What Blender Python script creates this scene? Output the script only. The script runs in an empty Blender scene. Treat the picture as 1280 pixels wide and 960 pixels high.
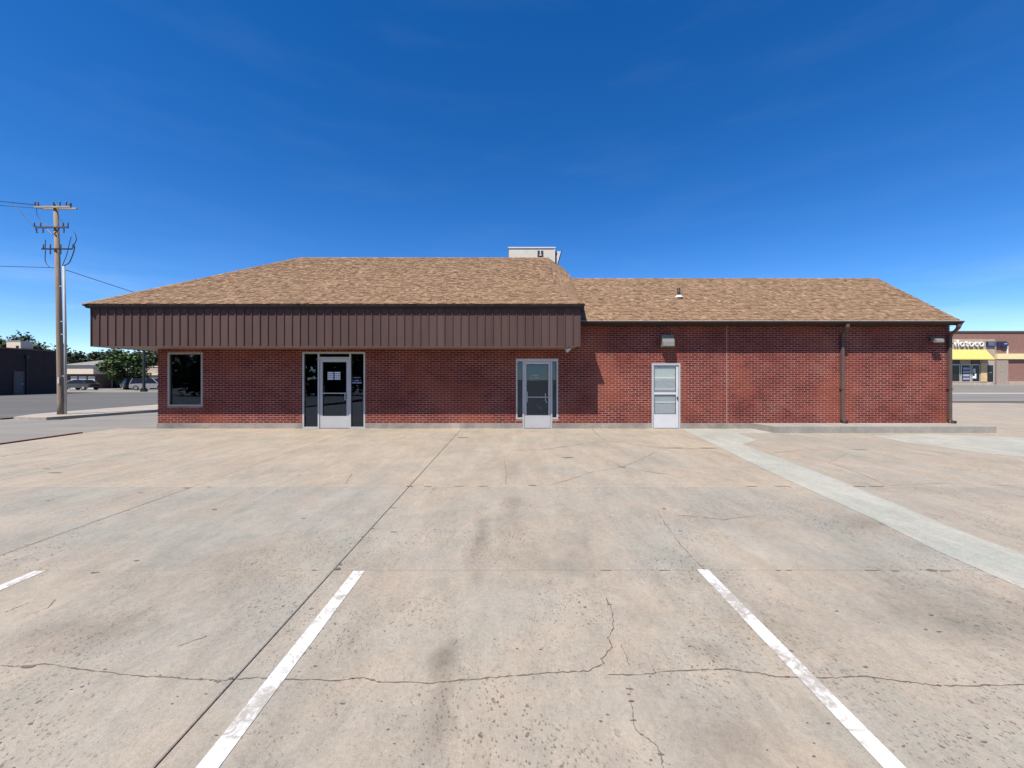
import bpy, math, random
from mathutils import Vector
R = math.radians
random.seed(7)
sc = bpy.context.scene
col = sc.collection

# ------------------------------------------------------------------ camera
F, HY, CH = 510.0, 474.0, 1.52          # focal length and horizon row in photo pixels, camera height
cam_d = bpy.data.cameras.new('camera'); cam = bpy.data.objects.new('camera', cam_d); col.objects.link(cam)
cam_d.sensor_width = 36.0; cam_d.sensor_fit = 'HORIZONTAL'; cam_d.lens = 36.0 * F / 1280.0
cam_d.shift_y = -6.0 / 1280.0
cam_d.clip_start = 0.05; cam_d.clip_end = 6000
cam.location = (0, 0, CH); cam.rotation_euler = (R(90), 0, 0)
sc.camera = cam

# ------------------------------------------------------------------ light
SUN = Vector((-0.70, -1.0, 1.965)).normalized()
EL = math.asin(SUN.z); AZ = math.atan2(SUN.x, SUN.y)
world = bpy.data.worlds.new('World'); sc.world = world; world.use_nodes = True
wn = world.node_tree; wn.nodes.clear()
sky = wn.nodes.new('ShaderNodeTexSky'); sky.sky_type = 'NISHITA'; sky.sun_disc = False
sky.sun_elevation = EL; sky.sun_rotation = AZ % (2 * math.pi)
sky.altitude = 2200; sky.air_density = 1.0; sky.dust_density = 0.0; sky.ozone_density = 3.0
bg = wn.nodes.new('ShaderNodeBackground'); bg.inputs['Strength'].default_value = 0.107
out = wn.nodes.new('ShaderNodeOutputWorld')
# thin cirrus: streaked noise, everywhere over the sky, denser near the horizon
tcw = wn.nodes.new('ShaderNodeTexCoord'); mpw = wn.nodes.new('ShaderNodeMapping')
mpw.inputs['Scale'].default_value = (1.6, 1.6, 9.0); mpw.inputs['Rotation'].default_value = (0.12, 0.1, 0.5)
nzw = wn.nodes.new('ShaderNodeTexNoise'); nzw.inputs['Scale'].default_value = 2.2
nzw.inputs['Detail'].default_value = 7; nzw.inputs['Roughness'].default_value = 0.55
sepw = wn.nodes.new('ShaderNodeSeparateXYZ')
rng = wn.nodes.new('ShaderNodeMapRange'); rng.inputs['From Min'].default_value = 0.5; rng.inputs['From Max'].default_value = 0.8
hor = wn.nodes.new('ShaderNodeMapRange'); hor.inputs['From Min'].default_value = 0.0; hor.inputs['From Max'].default_value = 0.22
hor.inputs['To Min'].default_value = 0.35; hor.inputs['To Max'].default_value = 0.012
mulw = wn.nodes.new('ShaderNodeMath'); mulw.operation = 'MULTIPLY'
mixw = wn.nodes.new('ShaderNodeMix'); mixw.data_type = 'RGBA'
hsv = wn.nodes.new('ShaderNodeHueSaturation'); hsv.inputs['Saturation'].default_value = 1.35; hsv.inputs['Hue'].default_value = 0.508
mixw.inputs[7].default_value = (6.5, 7.3, 8.2, 1)
L = wn.links.new
L(tcw.outputs['Generated'], mpw.inputs['Vector']); L(mpw.outputs[0], nzw.inputs['Vector'])
L(tcw.outputs['Generated'], sepw.inputs[0]); L(sepw.outputs['Z'], hor.inputs['Value'])
L(nzw.outputs[0], rng.inputs['Value']); L(rng.outputs[0], mulw.inputs[0]); L(hor.outputs[0], mulw.inputs[1])
L(sky.outputs[0], hsv.inputs['Color']); L(hsv.outputs[0], mixw.inputs[6]); L(mulw.outputs[0], mixw.inputs[0])
L(mixw.outputs[2], bg.inputs['Color']); L(bg.outputs[0], out.inputs['Surface'])

sl = bpy.data.lights.new('sun', 'SUN'); sl.energy = 5.0; sl.angle = R(0.53); sl.color = (1.0, 0.93, 0.82)
so = bpy.data.objects.new('sun', sl); col.objects.link(so)
so.rotation_euler = SUN.to_track_quat('Z', 'Y').to_euler(); so.location = (-20, -30, 60)
sc.view_settings.view_transform = 'Standard'; sc.view_settings.look = 'None'
sc.view_settings.exposure = 0.75; sc.view_settings.gamma = 1.0; sc.view_settings.use_curve_mapping = False
sc.render.engine = 'CYCLES'; sc.cycles.use_denoising = True
sc.cycles.max_bounces = 8; sc.cycles.diffuse_bounces = 2; sc.cycles.transparent_max_bounces = 16; sc.cycles.caustics_reflective = False

# ------------------------------------------------------------------ helpers
YW = 12.59                       # distance of the front wall
SL = 0.015                       # fall of the parking lot away from the building
def sstep(t): t = max(0.0, min(1.0, t)); return t * t * (3 - 2 * t)
def G(x, y):                     # height of the ground
    if y < YW: return SL * (max(y, -45.0) - YW)
    return sstep((x - 12.0) / 10.0) * 0.025 * (min(max(y - 14.0, 0.0), 32.0))
def gp(px, py):                  # photo pixel -> point of the ground
    t = (py - HY) / F
    d = (CH + SL * YW) / (t + SL)
    if d > YW: d = CH / t
    return ((px - 640) / F * d, d)
def XW(px, y=YW): return (px - 640) / F * y
def ZW(py, y=YW): return CH - (py - HY) / F * y

def tag(o, label=None, cat=None, group=None, kind=None):
    if label: o['label'] = label
    if cat: o['category'] = cat
    if group: o['group'] = group
    if kind: o['kind'] = kind
    return o
def empty(name, loc=(0, 0, 0), rz=0.0):
    o = bpy.data.objects.new(name, None); o.location = loc; o.rotation_euler = (0, 0, rz); o.empty_display_size = 0.3
    col.objects.link(o); return o
def link(name, me, parent=None, loc=None):
    o = bpy.data.objects.new(name, me); col.objects.link(o)
    if parent: o.parent = parent
    if loc: o.location = loc
    return o
class MB:
    def __init__(s): s.v = []; s.f = []
    def face(s, pts):
        n = len(s.v); s.v += [tuple(p) for p in pts]; s.f.append(tuple(range(n, n + len(pts)))); return s
    def box(s, x0, x1, y0, y1, z0, z1):
        n = len(s.v)
        s.v += [(x0,y0,z0),(x1,y0,z0),(x1,y1,z0),(x0,y1,z0),(x0,y0,z1),(x1,y0,z1),(x1,y1,z1),(x0,y1,z1)]
        s.f += [tuple(n + i for i in q) for q in ((0,3,2,1),(4,5,6,7),(0,1,5,4),(1,2,6,5),(2,3,7,6),(3,0,4,7))]
        return s
    def prism(s, poly, a, b):        # poly: 3-D points at one end, offset vector b-a
        n = len(s.v); m = len(poly); off = Vector(b) - Vector(a)
        s.v += [tuple(p) for p in poly] + [tuple(Vector(p) + off) for p in poly]
        s.f.append(tuple(range(n + m - 1, n - 1, -1))); s.f.append(tuple(range(n + m, n + 2 * m)))
        for i in range(m):
            j = (i + 1) % m; s.f.append((n + i, n + j, n + m + j, n + m + i))
        return s
    def tube(s, pts, rad, seg=8, caps=True):
        pts = [Vector(p) for p in pts]; k = len(pts)
        rr = rad if isinstance(rad, (list, tuple)) else [rad] * k
        rings = []; up = None
        for i, p in enumerate(pts):
            d = (pts[min(i + 1, k - 1)] - pts[max(i - 1, 0)]).normalized()
            if up is None or abs(d.dot(up)) > 0.98: up = Vector((0, 0, 1)) if abs(d.z) < 0.9 else Vector((1, 0, 0))
            a = d.cross(up).normalized(); b = a.cross(d).normalized(); up = b
            n = len(s.v)
            for q in range(seg):
                t = 2 * math.pi * q / seg
                s.v.append(tuple(p + (a * math.cos(t) + b * math.sin(t)) * rr[i]))
            rings.append(n)
        for i in range(k - 1):
            for q in range(seg):
                q2 = (q + 1) % seg
                s.f.append((rings[i] + q, rings[i] + q2, rings[i + 1] + q2, rings[i + 1] + q))
        if caps:
            s.f.append(tuple(rings[0] + q for q in range(seg - 1, -1, -1))); s.f.append(tuple(rings[-1] + q for q in range(seg)))
        return s
    def lathe(s, prof, c, seg=12):   # prof: (radius, z)
        n0 = len(s.v)
        for r, z in prof:
            for q in range(seg):
                t = 2 * math.pi * q / seg; s.v.append((c[0] + r * math.cos(t), c[1] + r * math.sin(t), c[2] + z))
        for i in range(len(prof) - 1):
            for q in range(seg):
                q2 = (q + 1) % seg
                s.f.append((n0 + i*seg + q, n0 + i*seg + q2, n0 + (i+1)*seg + q2, n0 + (i+1)*seg + q))
        s.f.append(tuple(n0 + q for q in range(seg - 1, -1, -1))); s.f.append(tuple(n0 + (len(prof)-1)*seg + q for q in range(seg)))
        return s
    def sweep(s, path, prof, closed_prof=True):   # path: 2-D points, outside on the left; prof: (out, z)
        P = [Vector((p[0], p[1])) for p in path]; nrm = []
        for i in range(len(P) - 1):
            d = (P[i + 1] - P[i]).normalized(); nrm.append(Vector((-d.y, d.x)))
        n0 = len(s.v); m = len(prof)
        for i, p in enumerate(P):
            if i == 0: nn = nrm[0]
            elif i == len(P) - 1: nn = nrm[-1]
            else:
                nn = nrm[i - 1] + nrm[i]; nn = nn / max(1e-6, nn.dot(nrm[i]))
            for o, z in prof: s.v.append((p.x + nn.x * o, p.y + nn.y * o, z))
        for i in range(len(P) - 1):
            for j in range(m if closed_prof else m - 1):
                j2 = (j + 1) % m
                s.f.append((n0 + i*m + j, n0 + i*m + j2, n0 + (i+1)*m + j2, n0 + (i+1)*m + j))
        if closed_prof:
            s.f.append(tuple(n0 + j for j in range(m - 1, -1, -1))); s.f.append(tuple(n0 + (len(P)-1)*m + j for j in range(m)))
        return s
    def mesh(s, name, mat, smooth=False):
        me = bpy.data.meshes.new(name); me.from_pydata(s.v, [], s.f); me.materials.append(mat)
        if smooth:
            for p in me.polygons: p.use_smooth = True
        me.update(); return me
    def build(s, name, mat, parent=None, loc=None, smooth=False):
        return link(name, s.mesh(name, mat, smooth), parent, loc)

# ------------------------------------------------------------------ materials
def nd(nt, t, **kw):
    n = nt.nodes.new(t)
    for k, v in kw.items():
        if k in n.inputs: n.inputs[k].default_value = v
        else: setattr(n, k, v)
    return n
K = 0.84                         # albedo level that goes with the exposure set above
def c4(c, k=None):
    k = K if k is None else k
    return (c[0] * k, c[1] * k, c[2] * k, 1.0)
def mat(name, color, rough=0.8, metal=0.0, var=0.15, scale=3.0, bump=0.0, bscale=40.0, spec=0.5, island=0.0, color2=None, stretch=None):
    """plain surface whose colour wanders with noise (and from piece to piece)"""
    m = bpy.data.materials.new(name); m.use_nodes = True; nt = m.node_tree; b = nt.nodes['Principled BSDF']
    b.inputs['Roughness'].default_value = rough; b.inputs['Metallic'].default_value = metal
    b.inputs['Specular IOR Level'].default_value = spec
    tc = nd(nt, 'ShaderNodeNewGeometry'); mp = nd(nt, 'ShaderNodeMapping')
    if stretch: mp.inputs['Scale'].default_value = stretch
    nt.links.new(tc.outputs['Position'], mp.inputs['Vector'])
    nz = nd(nt, 'ShaderNodeTexNoise', Scale=scale, Detail=6.0, Roughness=0.6)
    nt.links.new(mp.outputs[0], nz.inputs['Vector'])
    c2 = color2 or tuple(min(1, x * (1 + var)) for x in color); c1 = color if color2 else tuple(x * (1 - var) for x in color)
    mx = nd(nt, 'ShaderNodeMix', data_type='RGBA'); mx.inputs[6].default_value = c4(c1); mx.inputs[7].default_value = c4(c2)
    rg = nd(nt, 'ShaderNodeMapRange'); rg.inputs['From Min'].default_value = 0.3; rg.inputs['From Max'].default_value = 0.7
    nt.links.new(nz.outputs[0], rg.inputs[0]); nt.links.new(rg.outputs[0], mx.inputs[0])
    last = mx.outputs[2]
    if island:
        hs = nd(nt, 'ShaderNodeHueSaturation')
        r2 = nd(nt, 'ShaderNodeMapRange'); r2.inputs['To Min'].default_value = 1 - island; r2.inputs['To Max'].default_value = 1 + island
        nt.links.new(tc.outputs['Random Per Island'], r2.inputs[0]); nt.links.new(r2.outputs[0], hs.inputs['Value'])
        nt.links.new(last, hs.inputs['Color']); last = hs.outputs[0]
    nt.links.new(last, b.inputs['Base Color'])
    if bump:
        n2 = nd(nt, 'ShaderNodeTexNoise', Scale=bscale, Detail=4.0); bp = nd(nt, 'ShaderNodeBump', Strength=bump, Distance=0.01)
        nt.links.new(tc.outputs['Position'], n2.inputs['Vector']); nt.links.new(n2.outputs[0], bp.inputs['Height'])
        nt.links.new(bp.outputs[0], b.inputs['Normal'])
    return m

def glass_mat(name, tint=(0.55, 0.6, 0.6), refl=(0.55, 0.72, 1.0)):
    m = bpy.data.materials.new(name); m.use_nodes = True; nt = m.node_tree; nt.nodes.clear()
    o = nd(nt, 'ShaderNodeOutputMaterial'); t = nd(nt, 'ShaderNodeBsdfTransparent', Color=c4(tint, 1))
    g = nd(nt, 'ShaderNodeBsdfGlossy', Roughness=0.01, Color=c4(refl, 1)); lw = nd(nt, 'ShaderNodeLayerWeight', Blend=0.5); pwr = nd(nt, 'ShaderNodeMath', operation='POWER'); pwr.inputs[1].default_value = 5.0; fr = nd(nt, 'ShaderNodeMapRange'); fr.inputs['To Min'].default_value = 0.07
    nt.links.new(lw.outputs['Facing'], pwr.inputs[0]); nt.links.new(pwr.outputs[0], fr.inputs[0])
    mx = nd(nt, 'ShaderNodeMixShader')
    nz = nd(nt, 'ShaderNodeTexNoise', Scale=1.3, Detail=1.0); bp = nd(nt, 'ShaderNodeBump', Strength=0.05, Distance=0.02)
    ge = nd(nt, 'ShaderNodeNewGeometry')
    nt.links.new(ge.outputs['Position'], nz.inputs['Vector']); nt.links.new(nz.outputs[0], bp.inputs['Height']); nt.links.new(bp.outputs[0], g.inputs['Normal'])
    nt.links.new(fr.outputs[0], mx.inputs[0]); nt.links.new(t.outputs[0], mx.inputs[1]); nt.links.new(g.outputs[0], mx.inputs[2])
    nt.links.new(mx.outputs[0], o.inputs['Surface']); return m

def brick_mat():
    m = bpy.data.materials.new('brick_red'); m.use_nodes = True; nt = m.node_tree; b = nt.nodes['Principled BSDF']
    b.inputs['Roughness'].default_value = 0.8; b.inputs['Specular IOR Level'].default_value = 0.3
    ge = nd(nt, 'ShaderNodeNewGeometry')
    ramp = nd(nt, 'ShaderNodeValToRGB'); e = ramp.color_ramp.elements
    e[0].position = 0; e[0].color = (0.080, 0.010, 0.009, 1); e[1].position = 1; e[1].color = (0.180, 0.026, 0.019, 1)
    q = ramp.color_ramp.elements.new(0.5); q.color = (0.122, 0.015, 0.012, 1)
    for e_ in ramp.color_ramp.elements: e_.color = c4(e_.color, K * .94)
    nt.links.new(ge.outputs['Random Per Island'], ramp.inputs[0])
    # broad blotches: cleaned, orange-red and pale patches
    n1 = nd(nt, 'ShaderNodeTexNoise', Scale=0.55, Detail=4.0, Roughness=0.6); n2 = nd(nt, 'ShaderNodeTexNoise', Scale=1.4, Detail=5.0, Roughness=0.6)
    nt.links.new(ge.outputs['Position'], n1.inputs['Vector']); nt.links.new(ge.outputs['Position'], n2.inputs['Vector'])
    r1 = nd(nt, 'ShaderNodeMapRange'); r1.inputs['From Min'].default_value = 0.50; r1.inputs['From Max'].default_value = 0.62; r1.inputs['To Max'].default_value = 0.75
    nt.links.new(n1.outputs[0], r1.inputs[0])
    m1 = nd(nt, 'ShaderNodeMix', data_type='RGBA'); m1.inputs[7].default_value = c4((0.235, 0.046, 0.022))
    nt.links.new(r1.outputs[0], m1.inputs[0]); nt.links.new(ramp.outputs[0], m1.inputs[6])
    r2 = nd(nt, 'ShaderNodeMapRange'); r2.inputs['From Min'].default_value = 0.56; r2.inputs['From Max'].default_value = 0.74; r2.inputs['To Max'].default_value = 0.45
    nt.links.new(n2.outputs[0], r2.inputs[0])
    m2 = nd(nt, 'ShaderNodeMix', data_type='RGBA'); m2.inputs[7].default_value = c4((0.20, 0.085, 0.068))
    nt.links.new(r2.outputs[0], m2.inputs[0]); nt.links.new(m1.outputs[2], m2.inputs[6])
    n3 = nd(nt, 'ShaderNodeTexNoise', Scale=60.0, Detail=3.0); nt.links.new(ge.outputs['Position'], n3.inputs['Vector'])
    hs = nd(nt, 'ShaderNodeHueSaturation'); r3 = nd(nt, 'ShaderNodeMapRange'); r3.inputs['To Min'].default_value = 0.7; r3.inputs['To Max'].default_value = 1.3
    nt.links.new(n3.outputs[0], r3.inputs[0]); nt.links.new(r3.outputs[0], hs.inputs['Value']); nt.links.new(m2.outputs[2], hs.inputs['Color'])
    nt.links.new(hs.outputs[0], b.inputs['Base Color'])
    bp = nd(nt, 'ShaderNodeBump', Strength=0.4, Distance=0.004); nt.links.new(n3.outputs[0], bp.inputs['Height']); nt.links.new(bp.outputs[0], b.inputs['Normal'])
    return m

def shingle_mat():
    m = bpy.data.materials.new('asphalt_shingle'); m.use_nodes = True; nt = m.node_tree; b = nt.nodes['Principled BSDF']
    b.inputs['Roughness'].default_value = 0.9; b.inputs['Specular IOR Level'].default_value = 0.2
    ge = nd(nt, 'ShaderNodeNewGeometry')
    ramp = nd(nt, 'ShaderNodeValToRGB'); e = ramp.color_ramp.elements
    e[0].position = 0; e[0].color = (0.150, 0.092, 0.055, 1); e[1].position = 1; e[1].color = (0.325, 0.218, 0.140, 1)
    for p, c in ((0.15, (0.212, 0.134, 0.081, 1)), (0.88, (0.256, 0.166, 0.101, 1))):
        q = e.new(p); q.color = c
    for e_ in e: e_.color = c4(e_.color)
    nt.links.new(ge.outputs['Random Per Island'], ramp.inputs[0])
    n1 = nd(nt, 'ShaderNodeTexNoise', Scale=5.0, Detail=6.0); nt.links.new(ge.outputs['Position'], n1.inputs['Vector'])
    n2 = nd(nt, 'ShaderNodeTexNoise', Scale=70.0, Detail=2.0); nt.links.new(ge.outputs['Position'], n2.inputs['Vector'])
    a = nd(nt, 'ShaderNodeMath', operation='ADD'); nt.links.new(n1.outputs[0], a.inputs[0]); nt.links.new(n2.outputs[0], a.inputs[1])
    r = nd(nt, 'ShaderNodeMapRange'); r.inputs['From Min'].default_value = 0.6; r.inputs['From Max'].default_value = 1.4
    r.inputs['To Min'].default_value = 0.78; r.inputs['To Max'].default_value = 1.22
    nt.links.new(a.outputs[0], r.inputs[0]); hs = nd(nt, 'ShaderNodeHueSaturation')
    nt.links.new(r.outputs[0], hs.inputs['Value']); nt.links.new(ramp.outputs[0], hs.inputs['Color']); nt.links.new(hs.outputs[0], b.inputs['Base Color'])
    bp = nd(nt, 'ShaderNodeBump', Strength=0.5, Distance=0.004); nt.links.new(n2.outputs[0], bp.inputs['Height']); nt.links.new(bp.outputs[0], b.inputs['Normal'])
    return m

STAINS = [(602, 665, .12, .55, .45), (556, 822, .10, .22, .5), (890, 812, .16, .14, .4), (1235, 772, .75, .42, .4), (545, 905, .10, .3, .35),
          (1090, 655, .5, .35, .28), (120, 790, .5, .25, .3), (955, 780, .5, .3, .25), (700, 700, .7, .45, .25), (300, 700, .9, .6, .2), (930, 930, .25, .3, .3), (640, 640, .2, 1.2, .25)]
def concrete_mat(name, warm, grey, pits=1.0, stains=True, tone=True, bright=1.0):
    m = bpy.data.materials.new(name); m.use_nodes = True; nt = m.node_tree; b = nt.nodes['Principled BSDF']
    b.inputs['Roughness'].default_value = 0.88; b.inputs['Specular IOR Level'].default_value = 0.25
    lk = nt.links.new; ge = nd(nt, 'ShaderNodeNewGeometry'); P = ge.outputs['Position']
    def noise(scale, detail=5.0, rough=0.6, stretch=None, dist=0.0):
        n = nd(nt, 'ShaderNodeTexNoise', Scale=scale, Detail=detail, Roughness=rough, Distortion=dist)
        if stretch:
            mp = nd(nt, 'ShaderNodeMapping'); mp.inputs['Scale'].default_value = stretch; lk(P, mp.inputs['Vector']); lk(mp.outputs[0], n.inputs['Vector'])
        else: lk(P, n.inputs['Vector'])
        return n.outputs[0]
    def rngn(v, a, bb, c=0.0, d=1.0):
        r = nd(nt, 'ShaderNodeMapRange'); r.inputs['From Min'].default_value = a; r.inputs['From Max'].default_value = bb
        r.inputs['To Min'].default_value = c; r.inputs['To Max'].default_value = d; lk(v, r.inputs[0]); return r.outputs[0]
    def math2(op, a, bb):
        n = nd(nt, 'ShaderNodeMath', operation=op)
        for i, v in enumerate((a, bb)):
            if isinstance(v, (int, float)): n.inputs[i].default_value = v
            else: lk(v, n.inputs[i])
        return n.outputs[0]
    def mixc(f, a, bb):
        n = nd(nt, 'ShaderNodeMix', data_type='RGBA')
        for i, v in ((0, f), (6, a), (7, bb)):
            if isinstance(v, (int, float)): n.inputs[i].default_value = v
            elif isinstance(v, tuple): n.inputs[i].default_value = v
            else: lk(v, n.inputs[i])
        return n.outputs[2]
    big = noise(0.33, 5.0, 0.6, None, 0.6); mid = noise(1.1, 6.0, 0.65, (1.0, 1.6, 1.0), 0.8); streak = noise(2.2, 5.0, 0.6, (1.6, 0.35, 1.0), 0.5)
    f = math2('ADD', rngn(big, 0.35, 0.65, -0.35, 0.35), rngn(mid, 0.3, 0.7, -0.35, 0.35))
    if tone:
        at = nd(nt, 'ShaderNodeAttribute'); at.attribute_type = 'OBJECT'; at.attribute_name = 'tone'; f = math2('ADD', f, at.outputs['Fac'])
    else: f = math2('ADD', f, 0.5)
    cl = nd(nt, 'ShaderNodeClamp'); lk(f, cl.inputs[0])
    c = mixc(cl.outputs[0], c4(grey), c4(warm))
    c = mixc(rngn(noise(1.7, 4.0, 0.6, (1.0, 0.5, 1.0), 0.6), 0.52, 0.70, 0.0, 0.35), c, c4((warm[0] * 1.0, warm[1] * 0.93, warm[2] * 0.90)))
    c = mixc(rngn(noise(1.3, 4.0, 0.6, (0.8, 0.6, 1.0), 0.6), 0.54, 0.70, 0.0, 0.6), c, c4((grey[0] * 0.94, grey[1] * 1.0, grey[2] * 0.97)))
    hs = nd(nt, 'ShaderNodeHueSaturation'); lk(c, hs.inputs['Color'])
    fine = noise(38.0, 4.0, 0.7); grit = noise(190.0, 2.0, 0.6); scr = noise(22.0, 3.0, 0.6, (1.0, 0.45, 1.0), 2.2)
    val = math2('ADD', rngn(streak, 0.3, 0.7, -0.10, 0.08), rngn(fine, 0.3, 0.7, -0.09, 0.09))
    val = math2('ADD', val, rngn(noise(6.5, 7.0, 0.72, (1.0, 0.6, 1.0), 1.5), 0.3, 0.7, -0.11, 0.09)); val = math2('ADD', val, rngn(noise(0.75, 5.0, 0.6, None, 1.0), 0.3, 0.7, -0.10, 0.07))
    val = math2('ADD', val, rngn(grit, 0.3, 0.7, -0.10, 0.10)); val = math2('ADD', val, rngn(scr, 0.32, 0.46, -0.10, 0.02)); val = math2('ADD', val, bright)
    if stains:
        mask = None; sp = nd(nt, 'ShaderNodeSeparateXYZ'); lk(P, sp.inputs[0]); wob = rngn(noise(3.0, 5.0, 0.65), 0.2, 0.8, -0.6, 0.6)
        for px, py, rx, ry, k in STAINS:
            X, Y = gp(px, py)
            dx = math2('MULTIPLY', math2('SUBTRACT', sp.outputs['X'], X), 1 / rx); dy = math2('MULTIPLY', math2('SUBTRACT', sp.outputs['Y'], Y), 1 / ry)
            rr = math2('SQRT', math2('ADD', math2('MULTIPLY', dx, dx), math2('MULTIPLY', dy, dy)), 0.0)
            s_ = rngn(math2('ADD', rr, wob), 0.15, 1.2, k, 0.0)
            mask = s_ if mask is None else math2('MAXIMUM', mask, s_)
        val = math2('MULTIPLY', val, math2('SUBTRACT', 1.0, math2('MULTIPLY', mask, 0.75)))
    lk(val, hs.inputs['Value']); c = hs.outputs[0]
    bh = math2('ADD', fine, math2('MULTIPLY', grit, 0.6))
    if pits:
        # small popped-out aggregate holes, in patches
        for sc_, lo, hi, pl, ph in ((60.0, 0.10, 0.34, 0.42, 0.60), (24.0, 0.10, 0.19, 0.46, 0.60), (7.0, 0.035, 0.06, 0.35, 0.6)):
            vo = nd(nt, 'ShaderNodeTexVoronoi', Scale=sc_, Randomness=1.0); mp = nd(nt, 'ShaderNodeMapping'); mp.inputs['Scale'].default_value = (1.0, 0.62, 1.0)
            mp.inputs['Rotation'].default_value = (0, 0, 0.4 if sc_ > 10 else -0.5)
            wv = nd(nt, 'ShaderNodeVectorMath', operation='ADD'); wn_ = nd(nt, 'ShaderNodeTexNoise', Scale=sc_ * 1.6, Detail=2.0); lk(P, wn_.inputs['Vector'])
            sv = nd(nt, 'ShaderNodeVectorMath', operation='SCALE'); sv.inputs[3].default_value = 0.9 / sc_; lk(wn_.outputs['Color'], sv.inputs[0])
            lk(P, wv.inputs[0]); lk(sv.outputs[0], wv.inputs[1]); lk(wv.outputs[0], mp.inputs['Vector']); lk(mp.outputs[0], vo.inputs['Vector'])
            cs = nd(nt, 'ShaderNodeSeparateColor'); lk(vo.outputs['Color'], cs.inputs[0])
            keep = rngn(cs.outputs[0], 0.62, 0.64); patch = rngn(noise(0.9, 4.0, 0.6), pl, ph)
            size = math2('MULTIPLY', cs.outputs[1], 0.09 if sc_ > 10 else 0.05)
            hole = rngn(math2('SUBTRACT', vo.outputs['Distance'], size), lo, hi, 1.0, 0.0)
            hole = math2('MULTIPLY', math2('MULTIPLY', hole, keep), math2('MULTIPLY', patch, pits))
            c = mixc(math2('MULTIPLY', hole, 0.45 if sc_ > 40 else 0.68), c, (0.075, 0.062, 0.052, 1)); bh = math2('SUBTRACT', bh, math2('MULTIPLY', hole, 2.5))
    lk(c, b.inputs['Base Color'])
    bp = nd(nt, 'ShaderNodeBump', Strength=0.55, Distance=0.006); lk(bh, bp.inputs['Height']); lk(bp.outputs[0], b.inputs['Normal'])
    return m

M = {}
M['brick'] = brick_mat()
M['mortar'] = mat('mortar', (0.42, 0.215, 0.168), 0.95, scale=1.3, color2=(0.22, 0.085, 0.065))
M['shingle'] = shingle_mat()
M['deck'] = mat('roof_felt', (0.10, 0.065, 0.045), 0.95)
M['panel'] = mat('brown_panel', (0.084, 0.050, 0.046), 0.75, spec=0.2, var=0.10, scale=2.0, stretch=(3, 3, 0.5))
M['gutter'] = mat('dark_brown_metal', (0.028, 0.018, 0.017), 0.55, spec=0.3, var=0.12)
M['gutter2'] = mat('brown_metal', (0.075, 0.050, 0.045), 0.5, var=0.12)
M['downspout'] = mat('brown_spout', (0.115, 0.075, 0.068), 0.7, spec=.2, var=0.12, scale=4)
M['soffit'] = mat('soffit_paint', (0.30, 0.245, 0.215), 0.8)
M['concrete'] = concrete_mat('lot_concrete', (0.360, 0.302, 0.236), (0.290, 0.272, 0.236))
M['pale_concrete'] = concrete_mat('pale_concrete', (0.370, 0.360, 0.315), (0.345, 0.348, 0.312), pits=0.25, stains=False, tone=False)
M['walk'] = concrete_mat('walk_concrete', (0.39, 0.335, 0.28), (0.34, 0.31, 0.275), pits=0.0, stains=False, tone=False)
M['kerb_concrete'] = concrete_mat('kerb_concrete', (0.35, 0.32, 0.28), (0.29, 0.275, 0.25), pits=0.5, stains=False, tone=False)
M['foundation'] = concrete_mat('foundation_concrete', (0.40, 0.34, 0.29), (0.20, 0.185, 0.17), pits=1.0, stains=False, tone=False)
M['dirt'] = mat('joint_dirt', (0.12, 0.098, 0.078), 0.95, var=0.6, scale=6)
M['crack'] = mat('crack_dirt', (0.125, 0.102, 0.082), 0.95, var=0.3, scale=20)
M['spall'] = mat('spall_dirt', (0.13, 0.108, 0.088), 0.95, var=0.35, scale=25, bump=0.4)
M['earth'] = mat('dry_ground', (0.26, 0.22, 0.17), 0.95, var=0.25, scale=0.3)
M['asphalt_old'] = mat('worn_asphalt', (0.19, 0.18, 0.168), 0.9, var=0.16, spec=.25, scale=0.8, bump=0.3, color2=(0.25, 0.23, 0.205), stretch=(0.4, 1.2, 1))
M['asphalt'] = mat('street_asphalt', (0.095, 0.092, 0.088), 0.9, spec=.25, scale=0.35, bump=0.3, color2=(0.135, 0.130, 0.122), stretch=(0.25, 1.6, 1))
M['asphalt_right'] = mat('street_asphalt_right', (0.165, 0.158, 0.148), 0.9, spec=.25, scale=0.35, bump=0.3, color2=(0.215, 0.205, 0.19), stretch=(0.25, 1.4, 1))
M['alum'] = mat('aluminium', (0.50, 0.50, 0.51), 0.42, 0.3, var=0.06)
M['alum_warm'] = mat('champagne_aluminium', (0.40, 0.345, 0.325), 0.45, 0.3, var=0.08)
M['white_metal'] = mat('white_metal', (0.56, 0.57, 0.59), 0.5, var=0.06)
M['glass'] = glass_mat('window_glass', (0.38, 0.41, 0.43))
M['storm_glass'] = glass_mat('storm_glass', (0.95, 0.96, 0.97), (0.9, 0.92, 0.95))
M['black'] = mat('black_rubber', (0.02, 0.02, 0.02), 0.6)
M['int_wall'] = mat('interior_wall', (0.30, 0.27, 0.22), 0.9); M['int_floor'] = mat('interior_floor', (0.15, 0.13, 0.11), 0.6); M['int_dark'] = mat('interior_dark', (0.05, 0.05, 0.055), 0.8)
M['letter_white'] = mat('white_vinyl', (0.62, 0.66, 0.80), 0.6, var=0.05)
M['letter_soft'] = mat('faded_vinyl', (0.28, 0.34, 0.50), 0.6, var=0.1)
M['blind'] = mat('blind_white', (0.66, 0.69, 0.70), 0.6, var=0.05); M['blind_grey'] = mat('blind_grey', (0.40, 0.44, 0.45), 0.6, var=0.08, stretch=(1, 1, 12))
M['paint'] = None
M['wood'] = mat('pole_wood', (0.20, 0.145, 0.10), 0.9, scale=3.0, color2=(0.29, 0.225, 0.17), stretch=(6, 6, 0.5), bump=0.4)
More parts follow.
